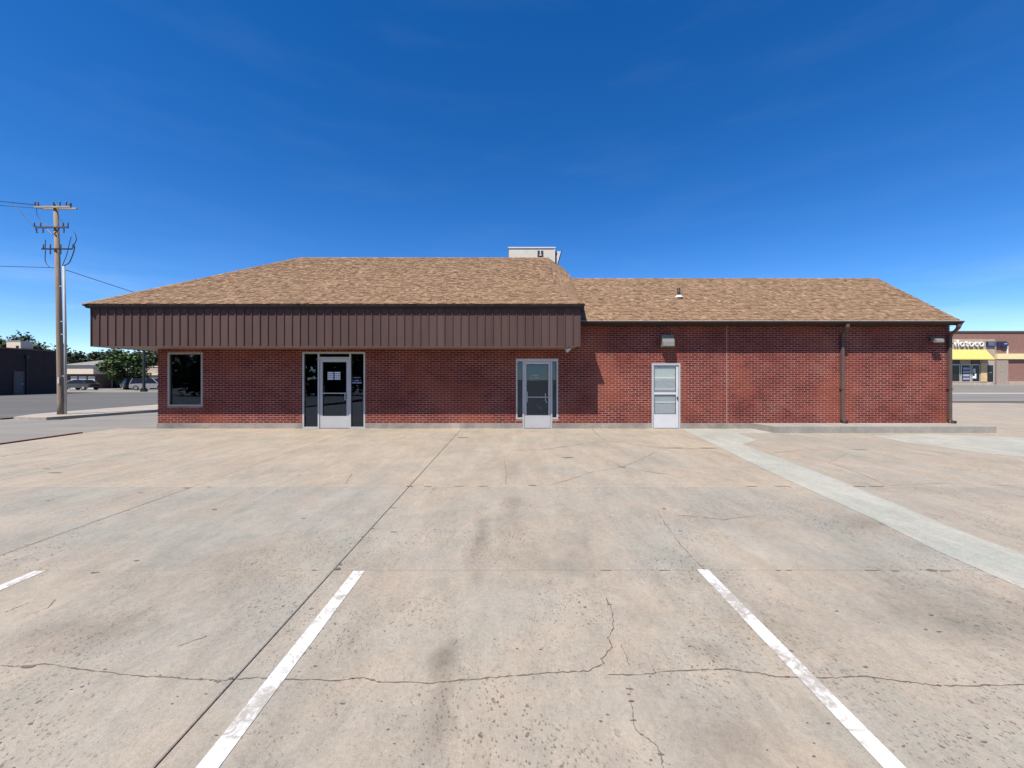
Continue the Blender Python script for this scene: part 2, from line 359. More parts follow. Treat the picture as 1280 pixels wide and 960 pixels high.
M['galv'] = mat('galvanised', (0.50, 0.50, 0.50), 0.45, 0.5, var=0.1)
M['pipe_grey'] = mat('pipe_grey', (0.40, 0.39, 0.38), 0.7, var=0.1)
M['grey_wood'] = mat('arm_wood', (0.34, 0.30, 0.26), 0.9, scale=3.0)
M['cable'] = mat('cable', (0.03, 0.03, 0.035), 0.6)
M['porcelain'] = mat('insulator', (0.10, 0.09, 0.09), 0.3)
M['lamp_grey'] = mat('lamp_housing', (0.20, 0.185, 0.165), 0.6, var=0.1); M['lamp_lens'] = mat('lamp_lens', (0.22, 0.23, 0.21), 0.4)
M['cream_unit'] = mat('unit_cream', (0.56, 0.53, 0.47), 0.6, var=0.08)
M['caulk'] = mat('caulk', (0.42, 0.27, 0.22), 0.8)

def paint_mat():
    m = bpy.data.materials.new('line_paint'); m.use_nodes = True; nt = m.node_tree; b = nt.nodes['Principled BSDF']; lk = nt.links.new
    b.inputs['Roughness'].default_value = 0.7
    ge = nd(nt, 'ShaderNodeNewGeometry'); n1 = nd(nt, 'ShaderNodeTexNoise', Scale=16.0, Detail=6.0, Roughness=0.7, Distortion=1.2); lk(ge.outputs['Position'], n1.inputs['Vector'])
    n2 = nd(nt, 'ShaderNodeTexNoise', Scale=2.5, Detail=3.0); lk(ge.outputs['Position'], n2.inputs['Vector'])
    a = nd(nt, 'ShaderNodeMath', operation='ADD'); lk(n1.outputs[0], a.inputs[0]); lk(n2.outputs[0], a.inputs[1])
    r = nd(nt, 'ShaderNodeMapRange'); r.inputs['From Min'].default_value = 0.90; r.inputs['From Max'].default_value = 1.14; lk(a.outputs[0], r.inputs[0])
    mx = nd(nt, 'ShaderNodeMix', data_type='RGBA'); mx.inputs[6].default_value = (0.56, 0.56, 0.55, 1); mx.inputs[7].default_value = (0.29, 0.27, 0.24, 1)
    lk(r.outputs[0], mx.inputs[0]); lk(mx.outputs[2], b.inputs['Base Color']); return m
M['paint'] = paint_mat()

# ------------------------------------------------------------------ the ground
def grid_sheet(name, xs, ys, dz, mt, kind='structure', parent=None):
    v = []; f = []; nx = len(xs)
    for y in ys:
        for x in xs: v.append((x, y, G(x, y) + dz))
    for j in range(len(ys) - 1):
        for i in range(nx - 1): f.append((j*nx + i, j*nx + i + 1, (j+1)*nx + i + 1, (j+1)*nx + i))
    me = bpy.data.meshes.new(name); me.from_pydata(v, [], f); me.materials.append(mt)
    o = link(name, me, parent); o['kind'] = kind; return o
def frange(a, b, n): return [a + (b - a) * i / n for i in range(n + 1)]
gx = [-3000, -800, -300] + frange(-150, 12, 27) + frange(13, 23, 10) + frange(30, 150, 12) + [400, 900, 3000]
gy = [-1500, -300, -45] + frange(-40, 12, 13) + [YW, 14] + frange(16, 46, 15) + frange(50, 150, 10) + [400, 900, 3500]
tag(grid_sheet('ground', gx, gy, -0.06, M['earth']), 'dry tan ground stretching away past the buildings', 'ground')

lot = empty('parking_lot', (0, 0, 0)); tag(lot, 'weathered tan concrete parking lot in front of the brick building', 'parking lot', kind='structure')
LX0, LX1 = -12.2, 27.0
tag(grid_sheet('joint_bed', frange(LX0, 12, 6) + frange(13, LX1, 14), [-12, 0, 6, YW - .02], -0.011, M['dirt'], parent=lot), None, None)
grid_sheet('joint_bed', frange(13.8, LX1, 12), [YW - .02, 14] + frange(15, 22.6, 8), -0.03, M['dirt'], parent=lot)
cols = [LX0, -8.2, -4.8, -1.55, 4.62, 13.9, LX1]
rows = [-12, -4.5, -0.6, 3.548, 6.154, YW]
def slab(x0, x1, y0, y1, tone, g=0.0045, right_gap=True):
    dz = random.uniform(-0.001, 0.0010)
    m = MB(); b = 0.006
    a0, a1, c0, c1 = x0 + g, x1 - (g if right_gap else 0), y0 + g, y1 - g
    nx = 1 if y1 <= YW + .01 else 6
    for k in range(nx):
        p0 = a0 + (a1 - a0) * k / nx; p1 = a0 + (a1 - a0) * (k + 1) / nx
        bot = [(p0, c0), (p1, c0), (p1, c1), (p0, c1)]
        ins = [(p0 + b, c0 + b), (p1 - b, c0 + b), (p1 - b, c1 - b), (p0 + b, c1 - b)] if nx == 1 else bot
        B = [(x, y, G(x, y) - 0.05) for x, y in bot]; E = [(x, y, G(x, y) + dz - 0.004) for x, y in bot]; T = [(x, y, G(x, y) + dz) for x, y in ins]
        for q in range(4):
            r_ = (q + 1) % 4; m.face([B[q], B[r_], E[r_], E[q]]); m.face([E[q], E[r_], T[r_], T[q]])
        m.face(T)
    o = m.build('slab', M['concrete'], lot); o['tone'] = tone; return o
tones = {0: 0.45, 1: 0.5, 2: 0.52, 3: 0.34, 4: 0.72}
for j in range(5):
    for i in range(6):
        t = tones[j] + (-0.10 if i in (0, 1, 2) and j < 4 else 0.05) + random.uniform(-.06, .06)
        if i == 2 and j == 2: t = 0.4
        if i >= 4 and j == 4: t = 0.62
        slab(cols[i], cols[i+1], rows[j], rows[j+1], t)
slab(13.9, LX1, YW, 22.5, 0.7)

def ribbon(name, pts, w, mt, dz=0.0024, parent=lot, jit=0.85, sub=7, wob=0.006):
    """a thin wandering strip on the ground, traced through photo points"""
    P = [Vector(gp(*p)) for p in pts]; Q = []
    for a, b in zip(P[:-1], P[1:]):
        for k in range(sub):
            q = a.lerp(b, k / sub); Q.append(q + Vector((random.uniform(-wob, wob), random.uniform(-wob, wob))))
    Q.append(P[-1]); m = MB(); n = len(Q); L_ = []; R_ = []
    for i, q in enumerate(Q):
        d = (Q[min(i+1, n-1)] - Q[max(i-1, 0)]).normalized(); nn = Vector((-d.y, d.x))
        ww = w * random.uniform(1 - jit, 1 + jit) * (0.15 if i in (0, n-1) else 1) / 2
        L_.append(q + nn * ww); R_.append(q - nn * ww)
    for i in range(n - 1):
        m.face([(p.x, p.y, G(p.x, p.y) + dz) for p in (L_[i], R_[i], R_[i+1], L_[i+1])])
    return m.build(name, mt, parent)
CHIPS = []
cracks = [
 ([(0,832),(20,834),(60,830),(90,836),(130,840),(165,845),(210,847),(240,849),(275,851),(320,847),(345,849),(420,851),(455,847),(475,853),(540,854),(580,850),(620,847),(655,844),(690,841),(735,839),(755,829),(752,824),(765,809),(760,798),(767,785),(765,765),(757,745)], .010),
 ([(760,843),(800,844),(830,840),(880,837),(910,837),(950,842),(970,846),(1040,848),(1080,845),(1130,852),(1170,857),(1230,857),(1280,856),(1330,860)], .010),
 ([(787,857),(789,880),(793,910),(808,924),(820,930),(827,945),(829,965)], .007),
 ([(820,636),(832,655),(840,666),(850,680),(865,697),(880,712)], .009),
 ([(640,563),(680,562),(720,556),(757,551),(800,556),(820,560),(905,561)], .022),
 ([(740,536),(748,545),(757,551)], .022), ([(777,584),(800,575),(825,562)], .016), ([(777,584),(800,588),(845,595)], .018),
 ([(777,584),(740,590),(720,597),(690,606)], .012), ([(777,584),(760,574)], .012), ([(843,644),(875,646),(905,650),(940,645)], .012),
 ([(5,766),(20,760),(37,753)], .010), ([(40,768),(60,760),(70,749)], .006), ([(222,808),(240,802),(260,795)], .007),
 ([(1000,570),(1035,578),(1070,590),(1110,607)], .014), ([(1035,578),(1060,567)], .014), ([(0,571),(35,566),(60,560)], .03),
 ([(775,805),(783,820),(786,832)], .005), ([(808,818),(815,832),(820,843)], .005), ([(630,575),(633,590),(632,606)], .012), ([(440,592),(432,605)], .012),
 ([(960,567),(1000,563),(1064,562),(1087,562)], .02), ([(1110,607),(1180,604),(1280,608)], .012), ([(1160,563),(1220,575),(1280,580)], .02),
]
for pts, w in cracks:
    for k in range(int(len(pts) * .8) if len(pts) > 6 else 0):
        i = random.randrange(len(pts) - 1); t = random.random(); a, b = pts[i], pts[i+1]
        CHIPS.append((a[0] + (b[0]-a[0]) * t, a[1] + (b[1]-a[1]) * t, random.uniform(.012, .05), random.uniform(.008, .018)))
    ribbon('crack', pts, w * .52, M['crack'], wob=max(.005, w * .35))
def blotch(px, py, w, h, mt=None):
    X, Y = gp(px, py); m = MB(); n = 9; pts = []
    for i in range(n):
        t = 2 * math.pi * i / n; k = random.uniform(.55, 1.1)
        x, y = X + math.cos(t) * w / 2 * k, Y + math.sin(t) * h / 2 * k; pts.append((x, y, G(x, y) + 0.0027))
    m.face(pts); return m.build('spall', mt or M['spall'], lot)
for px, py, w, h in [(35,834,.09,.03),(272,852,.05,.025),(289,848,.03,.02),(131,837,.025,.015),(102,859,.025,.012),(38,905,.025,.015),(421,711,.07,.06),(393,713,.07,.02),(425,706,.04,.05),
        (512,608,.12,.08),(535,608,.14,.03),(575,608,.2,.03),(604,608,.2,.03),(665,607,.16,.06),(940,608,.2,.04),(1070,608,.3,.05),(1095,608,.3,.04),(978,608,.3,.03),
        (757,713,.1,.02),(830,713,.14,.02),(883,713,.06,.02),(973,713,.06,.02),(985,713,.06,.02),(1090,713,.18,.02),(1120,714,.08,.02),(1163,713,.12,.05),(1180,714,.12,.02),
        (709,572,.28,.12),(777,584,.18,.1),(840,560,.5,.1),(885,560,.5,.1),(580,547,.4,.2),(118,716,.08,.04),(491,635,.1,.03),(466,661,.06,.03),(379,648,.07,.02),(492,665,.09,.03),
        (622,878,.02,.016),(1164,769,.04,.02),(1157,787,.025,.02),(1174,790,.04,.015),(1046,764,.04,.015),(867,782,.022,.012),(731,759,.03,.014),(646,811,.02,.012),(676,812,.022,.014),(751,902,.02,.012),
        (394,833,.03,.014),(428,880,.03,.012),(830,636,.06,.05),(850,664,.06,.03),(1162,662,.06,.04),(1203,693,.05,.05),(170,701,.06,.03),(19,700,.03,.02),(60,626,.06,.03),(268,637,.08,.06),(1075,562,.35,.08),
        (1230,928,.03,.012),(1129,933,.02,.012),(1143,902,.02,.012),(1082,834,.05,.02),(233,610,.14,.05),(261,609,.08,.04),(175,696-80,.07,.05),(58,586,.15,.05),(70,591,.3,.06)]:
    blotch(px, py, w, h)
for c_ in CHIPS: blotch(*c_)
for k in range(90):
    px, py = random.uniform(-40, 1320), 700 + 290 * random.random() ** 0.7
    s = random.uniform(.004, .012); blotch(px, py, s * random.uniform(1, 2.2), s, M['crack'] if random.random() < .6 else M['spall'])

def line(x, y0, y1, w=0.098, y_tip=None):
    m = MB(); n = 14
    for k in range(n):
        a, b = y0 + (y1-y0)*k/n, y0 + (y1-y0)*(k+1)/n
        m.face([(xx, yy, G(xx, yy) + 0.0031) for xx, yy in ((x-w/2,a),(x+w/2,a),(x+w/2,b),(x-w/2,b))])
    return m.build('parking_line', M['paint'], lot)
for x in (-9.6, -6.83, -4.07, -1.318, 1.655, 4.42, 7.2, 9.95): 
    if x < 4: line(x, -3.2, 3.52 if x < 1 else 3.55)

def ground_poly(name, pts, dz, mt, parent=None, thick=0.05):
    m = MB(); T = [(x, y, G(x, y) + dz) for x, y in pts]; B = [(x, y, G(x, y) + dz - thick) for x, y in pts]
    m.face(T)
    for i in range(len(pts)):
        j = (i + 1) % len(pts); m.face([B[i], B[j], T[j], T[i]])
    return m.build(name, mt, parent)
path_L = [(852,536.3),(895,557),(960,589),(1092,649),(1167,687),(1280,737)]
path_R = [(1280,694),(1200,664),(1120,630.5),(1040,597.5),(960,567.5),(929,556),(946,550.5),(922,541.5),(966,541.2),(950,536.3)]
pl_ = [gp(*p) for p in path_L]; pr_ = [gp(*p) for p in path_R]
ext = [(3.62, 0.5), (3.1, -5.0), (4.0, -5.0), (4.48, 0.5)]
o = ground_poly('path', pl_ + ext + pr_, 0.0055, M['pale_concrete'], None, 0.05); tag(o, 'pale smooth strip of newer concrete running from wall across lot', 'path', kind='structure')
o = ground_poly('patch', [gp(*p) for p in [(1090,544.5),(1160,543),(1262,546),(1330,552),(1330,577),(1230,566),(1130,553)]], 0.0050, M['pale_concrete'], None, 0.04)
tag(o, 'grey band of smooth concrete curving in front of raised walk', 'pavement', kind='structure')

WLX = XW(197) - 0.013
# left: driveway, pavement island, street; right: street
tag(grid_sheet('driveway', frange(-17.0, LX0 - 0.004, 4), [-30, -10, 0, 6, YW, 15, 20, 30, 60], -0.01, M['asphalt_old']), 'worn grey asphalt driveway left of the parking lot', 'driveway')
tag(grid_sheet('driveway', [LX0 - 0.004, -11.6, WLX], [YW + .001, 15, 20, 30], -0.01, M['asphalt_old']), 'worn grey asphalt strip along the side wall of the brick building', 'driveway')
tag(grid_sheet('street_apron', [-60, -40, -30, -20, -17.0], [-30, -10, 0, 6, YW, 15.4], -0.006, M['asphalt_old']), 'worn grey asphalt apron at street corner', 'road')
tag(grid_sheet('street', frange(-140, -19.9, 8), [15.4, 20, 30, 40, 47.5], -0.008, M['asphalt']), 'dark grey asphalt street beside the pavement with utility pole', 'road')
tag(grid_sheet('far_lot', frange(-190, -19.9, 8), [47.5, 55, 65, 75, 100], -0.012, M['asphalt_old']), 'grey paved yard in front of the cream garages', 'road')
m = MB(); m.box(LX0 - 0.09, LX0 - 0.005, -8, 11.6, -0.4, -0.1)
for k in range(12):
    a, b = -8 + 19.6 * k / 12, -8 + 19.6 * (k + 1) / 12
    m.face([(LX0-.10, a, G(0,a)+.03), (LX0-.0, a, G(0,a)+.03), (LX0-.0, b, G(0,b)+.03), (LX0-.10, b, G(0,b)+.03)])
    m.face([(LX0-.0, a, G(0,a)-.03), (LX0-.0, b, G(0,b)-.03), (LX0-.0, b, G(0,b)+.03), (LX0-.0, a, G(0,a)+.03)])
tag(m.build('kerb', mat('red_kerb', (0.10, 0.035, 0.03), 0.8)), 'low dark red edge strip between lot and driveway', 'kerb', kind='structure')
isl = [gp(*p) for p in [(17,524.3),(36,525.3),(58,525),(100,522),(195,515)]] + [(-16.4, 40), (-19.9, 40), (-19.9, 22.8), (-19.75, 18.0), (-19.5, 16.6)]
o = ground_poly('pavement', isl, 0.10, M['walk'], None, 0.14); tag(o, 'pale concrete pavement strip with kerb around the wooden pole', 'pavement', kind='structure')
for ys, nm, mt, lb in (((23.5, 45.0), 'street', M['asphalt_right'], 'grey asphalt street in front of the yellow awning shop'),):
    tag(grid_sheet(nm, frange(13.95, 23, 9) + frange(25, 140, 12), frange(ys[0], ys[1], 12), -0.004, mt), lb, 'road')
tag(grid_sheet('lane_band', frange(20, 23, 3) + frange(25, 120, 12), frange(30.4, 32.2, 2), 0.002, M['walk']), 'pale worn band along the street by the yellow awning shop', 'road')

# ------------------------------------------------------------------ the brick building
bd = empty('brick_building', (1.2, YW, 0)); tag(bd, 'long single storey red brick building with brown metal canopy and shingle roof', 'building')
BO = Vector((1.2, YW, 0))
def part(mb, name, mt, parent=None, smooth=False):
    """part of the building: geometry in world coordinates, parent = the building or one of its parts"""
    mb.v = [(x - BO.x, y - BO.y, z - BO.z) for x, y, z in mb.v]
    return mb.build(name, mt, parent or bd, smooth=smooth)
WL, WR = XW(197), XW(1187.5)
WB = 0.165
openings = [(XW(209.5), XW(253.5), ZW(508), ZW(440.5)), (XW(378), XW(456.5), -0.1, ZW(440)),
            (XW(645), XW(697.5), ZW(524), ZW(448.5)), (XW(653), XW(690), -0.1, ZW(448.5) - 0.01), (XW(814.5), XW(850.5), -0.1, ZW(454))]
TOPW = 3.24
def wall_with_holes(mb, x0, x1, z0, z1, y0, y1, holes):
    xs = sorted(set([x0, x1] + [h for o in holes for h in o[:2] if x0 < h < x1])); zs = sorted(set([z0, z1] + [h for o in holes for h in o[2:] if z0 < h < z1]))
    for a, b in zip(xs[:-1], xs[1:]):
        run = None
        for c, d in zip(zs[:-1], zs[1:]):
            inside = any(o[0] < (a+b)/2 < o[1] and o[2] < (c+d)/2 < o[3] for o in holes)
            if inside:
                if run: mb.box(a, b, y0, y1, run[0], run[1]); run = None
            else: run = (run[0], d) if run else (c, d)
        if run: mb.box(a, b, y0, y1, run[0], run[1])
REC = 0.0022
m = MB(); wall_with_holes(m, WL + .03, WR - .03, WB, TOPW, YW + REC, YW + 0.26, openings); front_wall = part(m, 'front_wall', M['mortar'])
bw, bh, jt = 0.190, 0.0520, 0.0148
course = bh + jt
def bricks(mb, u0, u1, z0, z1, fn, holes=(), joint=None, lim=None):
    k = 0; z = z0
    while z + bh * .6 < z1:
        zt = min(z + bh, z1); a = u0 - (0.5 * (bw + jt) if k % 2 else 0)
        lo, hi = (u0, u1) if lim is None else lim(z + bh)
        zj = random.uniform(-.0012, .0012)
        while a < hi:
            segs = [(max(a, lo), min(a + bw, hi))]
            for h in holes:
                if h[2] - .02 < z + bh/2 < h[3] + .02:
                    ns = []
                    for s0, s1 in segs:
                        if s1 <= h[0] or s0 >= h[1]: ns.append((s0, s1))
                        else:
                            if s0 < h[0]: ns.append((s0, h[0] - .004))
                            if s1 > h[1]: ns.append((h[1] + .004, s1))
                    segs = ns
            if joint is not None:
                segs = [p for s0, s1 in segs for p in ([(s0, s1)] if s1 <= joint or s0 >= joint else [(s0, joint - .008), (joint + .008, s1)])]
            for s0, s1 in segs:
                if s1 - s0 < .02: continue
                s0 += random.uniform(-.0015, .0015); s1 += random.uniform(-.0015, .0015); pr = random.uniform(-.0008, .0012)
                zb0, zb1 = z + zj + random.uniform(-.0008, .0008), zt + zj + random.uniform(-.0008, .0008)
                n = len(mb.v); e = .003
                mb.v += [fn(s0, .006, zb0), fn(s1, .006, zb0), fn(s1, .006, zb1), fn(s0, .006, zb1), fn(s0+e, -pr, zb0+e*.6), fn(s1-e, -pr, zb0+e*.6), fn(s1-e, -pr, zb1-e*.6), fn(s0+e, -pr, zb1-e*.6)]
                mb.f += [(n+4, n+5, n+6, n+7), (n, n+1, n+5, n+4), (n+1, n+2, n+6, n+5), (n+2, n+3, n+7, n+6), (n+3, n, n+4, n+7)]
            a += bw + jt
        z += course; k += 1
CJ = XW(908.5)
m = MB(); bricks(m, WL, WR, WB + .008, TOPW - .01, lambda u, o, z: (u, YW + o, z), openings, CJ)
tag(part(m, 'bricks', M['brick'], front_wall), kind='stuff')
m = MB(); m.box(CJ - .0085, CJ + .0085, YW - .001, YW + .02, WB, TOPW - .05); part(m, 'control_joint', M['caulk'], front_wall)
# other walls
YB1, YB2 = 18.4, 17.45
m = MB(); m.box(WL + REC, WL + .26, YW + .03, YB1, WB, TOPW); sw = part(m, 'side_wall', M['mortar'])
m = MB(); bricks(m, YW + .09, YB1, WB + .008, 2.6, lambda u, o, z: (WL + o, u, z)); tag(part(m, 'bricks', M['brick'], sw), kind='stuff')
RZ0, RIDGE_Y, RIDGE_Z, EAVE_Y = 3.25, 15.03, 5.23, 12.2
sl2 = (RIDGE_Z - RZ0) / (RIDGE_Y - EAVE_Y)
m = MB(); m.prism([(WR - .26, YW + .03, WB), (WR - .26, YB2, WB), (WR - .26, YB2, RZ0 + .15), (WR - .26, RIDGE_Y, RIDGE_Z - .1), (WR - .26, YW + .03, RZ0 + .15)], (0,0,0), (.26 - REC, 0, 0))
sw2 = part(m, 'side_wall', M['mortar'])
def gl(z): 
    t = max(0, (z - RZ0 - .1) / (RIDGE_Z - .15 - RZ0)); t = min(t, .98)
    return (YW + .09 + (RIDGE_Y - YW) * t, YB2 - (YB2 - RIDGE_Y) * t)
m = MB(); bricks(m, YW + .09, YB2, WB + .008, RIDGE_Z - .25, lambda u, o, z: (WR - o, u, z), lim=gl); tag(part(m, 'bricks', M['brick'], sw2), kind='stuff')
m = MB(); m.box(WL + .01, 1.2, YB1 - .2, YB1, WB, TOPW); m.box(1.21, WR - .27, YB2 - .2, YB2, WB, TOPW); part(m, 'rear_wall', M['mortar'])
# foundation
m = MB()
fx = [WL - .012, XW(378) - .002, XW(456.5) + .002, XW(653) - .002, XW(690) + .002, XW(814.5) - .002, XW(850.5) + .002, WR + .012]
for a, b in zip(fx[0::2], fx[1::2]): m.box(a, b, YW - .014, YW + .2, -.1, WB)
m.box(WL - .012, WL + .2, YW + .21, YB1, -.1, WB); m.box(WR - .2, WR + .012, YW + .21, YB2, -.1, WB); m.box(WL + .21, 1.2, YB1 - .2, YB1 + .012, -.1, WB); m.box(1.21, WR - .21, YB2 - .2, YB2 + .012, -.1, WB)
part(m, 'foundation', M['foundation'])
# interior
m = MB(); m.box(WL + .3, WR - .3, YW + .27, 17.2, -.05, .02); inner = part(m, 'interior_floor', M['int_floor'])
m = MB(); m.box(WL + .3, WR - .3, 16.0, 16.1, .021, 2.6); m.box(-3.2, -3.1, YW + .28, 15.99, .021, 2.6); m.box(-8.0, -7.9, YW + .28, 15.99, .021, 2.6); m.box(3.0, 3.1, YW + .28, 15.99, .021, 2.6)
m.box(-6.35, -5.98, 14.4, 14.5, .3, 1.9); part(m, 'interior_wall', M['int_wall'])
m = MB(); m.box(WL + .3, WR - .3, YW + .28, 16.1, 2.61, 2.65); part(m, 'interior_ceiling', M['int_wall'])
for xa_, ya_ in ((-5.0, 14.0), (-.2, 14.6)): m = MB(); m.box(xa_, xa_ + .65, ya_, ya_ + .6, .021, .98); part(m, 'interior_counter', M['int_dark'])

# window
def frame_rect(mb, x0, x1, z0, z1, y0, y1, w, wb=None, wt=None):
    wb = w if wb is None else wb; wt = w if wt is None else wt
    mb.box(x0, x0 + w, y0, y1, z0, z1); mb.box(x1 - w, x1, y0, y1, z0, z1); mb.box(x0 + w, x1 - w, y0, y1, z1 - wt, z1); mb.box(x0 + w, x1 - w, y0, y1, z0, z0 + wb)
x0, x1, z0, z1 = openings[0]
m = MB(); frame_rect(m, x0 + .002, x1 - .002, z0 + .002, z1 - .002, YW - .006, YW + .11, .055); win = part(m, 'window', M['alum_warm'])
m = MB(); m.box(x0 + .05, x1 - .05, YW + .05, YW + .056, z0 + .05, z1 - .05); part(m, 'pane', M['glass'], win)
m = MB(); frame_rect(m, x0 + .0575, x1 - .0575, z0 + .0575, z1 - .0575, YW + .035, YW + .049, .015); part(m, 'gasket', M['black'], win)
# storefront entrance
x0, x1, z1 = XW(378), XW(456.5), ZW(440)
da, db, dt = XW(399.2), XW(436.6), ZW(448.3)
yf0, yf1 = YW - .004, YW + .09
m = MB(); w = .05
m.box(x0 + .002, x0 + w, yf0, yf1, 0, z1 - .002); m.box(x1 - w, x1 - .002, yf0, yf1, 0, z1 - .002); m.box(x0 + w, x1 - w, yf0, yf1, z1 - w, z1 - .002)
m.box(da - w, da, yf0, yf1, 0, z1 - w); m.box(db, db + w, yf0, yf1, 0, z1 - w); m.box(da, db, yf0, yf1, dt, dt + w)
m.box(x0 + w, da - w, yf0, yf1, 0, .05); m.box(db + w, x1 - w, yf0, yf1, 0, .05)
sf = part(m, 'entrance_frame', M['alum'])
for a, b, c, d in ((x0 + w, da - w, .05, z1 - w), (db + w, x1 - w, .05, z1 - w), (da, db, dt + w, z1 - w)):
    m = MB(); m.box(a - .01, b + .01, YW + .045, YW + .051, c - .01, d + .01); part(m, 'pane', M['glass'], sf)
    m = MB(); frame_rect(m, a + .002, b - .002, c + .002, d - .002, YW + .03, YW + .044, .018); part(m, 'gasket', M['black'], sf)
m = MB(); m.box(db + w + .03, x1 - w - .01, YW + .09, YW + .1, 1.19, 1.215); m.box(db + w + .03, x1 - w - .01, YW + .09, YW + .1, 1.11, 1.125); part(m, 'rail', M['alum'], sf)
def lettering(x, y, rows_, parent, mt):
    """rows of small separate strokes, as the worn vinyl lettering reads from the lot"""
    m = MB(); rr = random.Random(3)
    for z, xa, xb, h in rows_:
        q = xa
        while q < xb - .008:
            ww = rr.uniform(.008, .018); k = rr.random()
            if k < .9:
                m.box(q, min(q + ww, xb), y, y + .0012, z, z + h * rr.uniform(.75, 1.1))
            q += ww + .005
    return tag(part(m, 'lettering', mt, parent), kind='stuff')
sx0 = XW(438.5)
lettering(sx0, YW + .0435, [(ZW(472.4), sx0 + .01, sx0 + .28, .022), (ZW(476.5), sx0 + .0, sx0 + .30, .045), (ZW(479.3), sx0 + .0, sx0 + .32, .045), (ZW(482.2), sx0 + .16, sx0 + .20, .02)], sf, M['letter_soft'])
def leaf(a, b, top, bot_h, st, y0, y1, mtl):
    m = MB(); a += .006; b -= .006; top -= .006
    m.box(a, a + st, y0, y1, .012, top); m.box(b - st, b, y0, y1, .012, top); m.box(a + st, b - st, y0, y1, top - st * 1.1, top); m.box(a + st, b - st, y0, y1, .012, .012 + bot_h)
    return part(m, 'door', mtl)
d1 = leaf(da, db, dt, .37, .085, YW + .018, YW + .062, M['alum'])
gx0, gx1, gz0, gz1 = da + .091, db - .091, .382, dt - .1
m = MB(); m.box(gx0 - .01, gx1 + .01, YW + .04, YW + .046, gz0 - .01, gz1 + .01); part(m, 'pane', M['glass'], d1)
m = MB(); frame_rect(m, gx0, gx1, gz0, gz1, YW + .022, YW + .038, .02); part(m, 'gasket', M['black'], d1)
m = MB(); zb = ZW(491.5); m.box(gx0, gx1, YW - .02, YW + .012, zb - .013, zb + .013); part(m, 'push_bar', M['alum'], d1)
m = MB(); m.tube([(gx1 - .02, YW + .02, zb - .02), (gx1 - .02, YW - .055, zb - .02), (gx1 - .02, YW - .055, zb - .2), (gx1 - .02, YW + .02, zb - .2)], .013, 8); part(m, 'handle', M['alum'], d1)
m = MB()
for cx in (0, 1):
    for rz in range(4):
        xa = XW(408.8) + cx * .215; zz = ZW(474.6) + rz * .064
        m.box(xa, xa + .18, YW + .0375, YW + .039, zz, zz + .046)
part(m, 'hours_notice', M['letter_white'], d1)
# second entrance, narrow sidelights
xa0, xa1, da2, db2 = XW(645), XW(697.5), XW(655), XW(688.6)
z1b, zs = ZW(448.5), ZW(524); dt2 = ZW(451.8)
m = MB(); w = .045
m.box(xa0 + .002, xa0 + w, yf0, yf1, zs + .002, z1b - .002); m.box(xa1 - w, xa1 - .002, yf0, yf1, zs + .002, z1b - .002)
m.box(xa0 + w, xa1 - w, yf0, yf1, dt2, z1b - .002); m.box(da2 - w, da2, yf0, yf1, 0, dt2); m.box(db2, db2 + w, yf0, yf1, 0, dt2)
m.box(xa0 + w, da2 - w, yf0, yf1, zs + .002, zs + .05); m.box(db2 + w, xa1 - w, yf0, yf1, zs + .002, zs + .05)
sf2 = part(m, 'entrance_frame', M['alum'])
for a, b in ((xa0 + w, da2 - w), (db2 + w, xa1 - w)):
    m = MB(); m.box(a - .01, b + .01, YW + .045, YW + .051, zs + .04, dt2 + .01); part(m, 'pane', M['glass'], sf2)
    m = MB(); frame_rect(m, a + .002, b - .002, zs + .052, dt2 - .002, YW + .03, YW + .044, .014); part(m, 'gasket', M['black'], sf2)
d2 = leaf(da2, db2, dt2, .40, .07, YW + .018, YW + .062, M['alum'])
gx0, gx1, gz0, gz1 = da2 + .076, db2 - .076, .412, dt2 - .083
m = MB(); m.box(gx0 - .01, gx1 + .01, YW + .04, YW + .046, gz0 - .01, gz1 + .01); part(m, 'pane', M['glass'], d2)
m = MB(); frame_rect(m, gx0, gx1, gz0, gz1, YW + .022, YW + .038, .014); part(m, 'gasket', M['black'], d2)
zb = ZW(496.4)
m = MB(); m.box(gx0 - .03, gx1 + .02, YW - .02, YW + .012, zb - .011, zb + .011); m.tube([(gx0 + .02, YW - .03, zb - .15), (gx0 + .02, YW - .03, zb + .17)], .012, 8); part(m, 'push_bar', M['alum'], d2)
m = MB(); hx = gx1 - .1; m.tube([(hx, YW + .03, zb + .11), (hx, YW - .04, zb + .11), (hx, YW - .04, zb - .1), (hx + .05, YW - .04, zb - .16), (hx + .05, YW + .03, zb - .16)], .013, 8); part(m, 'handle', M['alum'], d2)
lettering(0, YW + .0385, [(ZW(470), XW(664.2), XW(673.5), .04), (ZW(473.2), XW(662.8), XW(676.2), .045)], d2, M['letter_soft'])
# plain storm door at the wing
xa0, xa1, z1c = XW(814.5), XW(850.5), ZW(454)
m = MB(); m.box(xa0 + .003, xa0 + .055, YW - .012, YW + .09, 0, z1c - .003); m.box(xa1 - .055, xa1 - .003, YW - .012, YW + .09, 0, z1c - .003); m.box(xa0 + .055, xa1 - .055, YW - .012, YW + .09, z1c - .06, z1c - .003)
fr3 = part(m, 'door_frame', M['alum'])
a, b, top = xa0 + .061, xa1 - .061, z1c - .066; st = .05
zm0, zm1, zk = ZW(493.2), ZW(490.2), ZW(517.8)
m = MB(); m.box(a, a + st * .5, YW + .015, YW + .05, .012, top); m.box(b - st * 1.4, b, YW + .015, YW + .05, .012, top); m.box(a + st*.5, b - st*1.4, YW + .015, YW + .05, top - st * .8, top)
m.box(a + st*.5, b - st*1.4, YW + .015, YW + .05, zm0, zm1); m.box(a + st*.5, b - st*1.4, YW + .015, YW + .05, .012, zk)
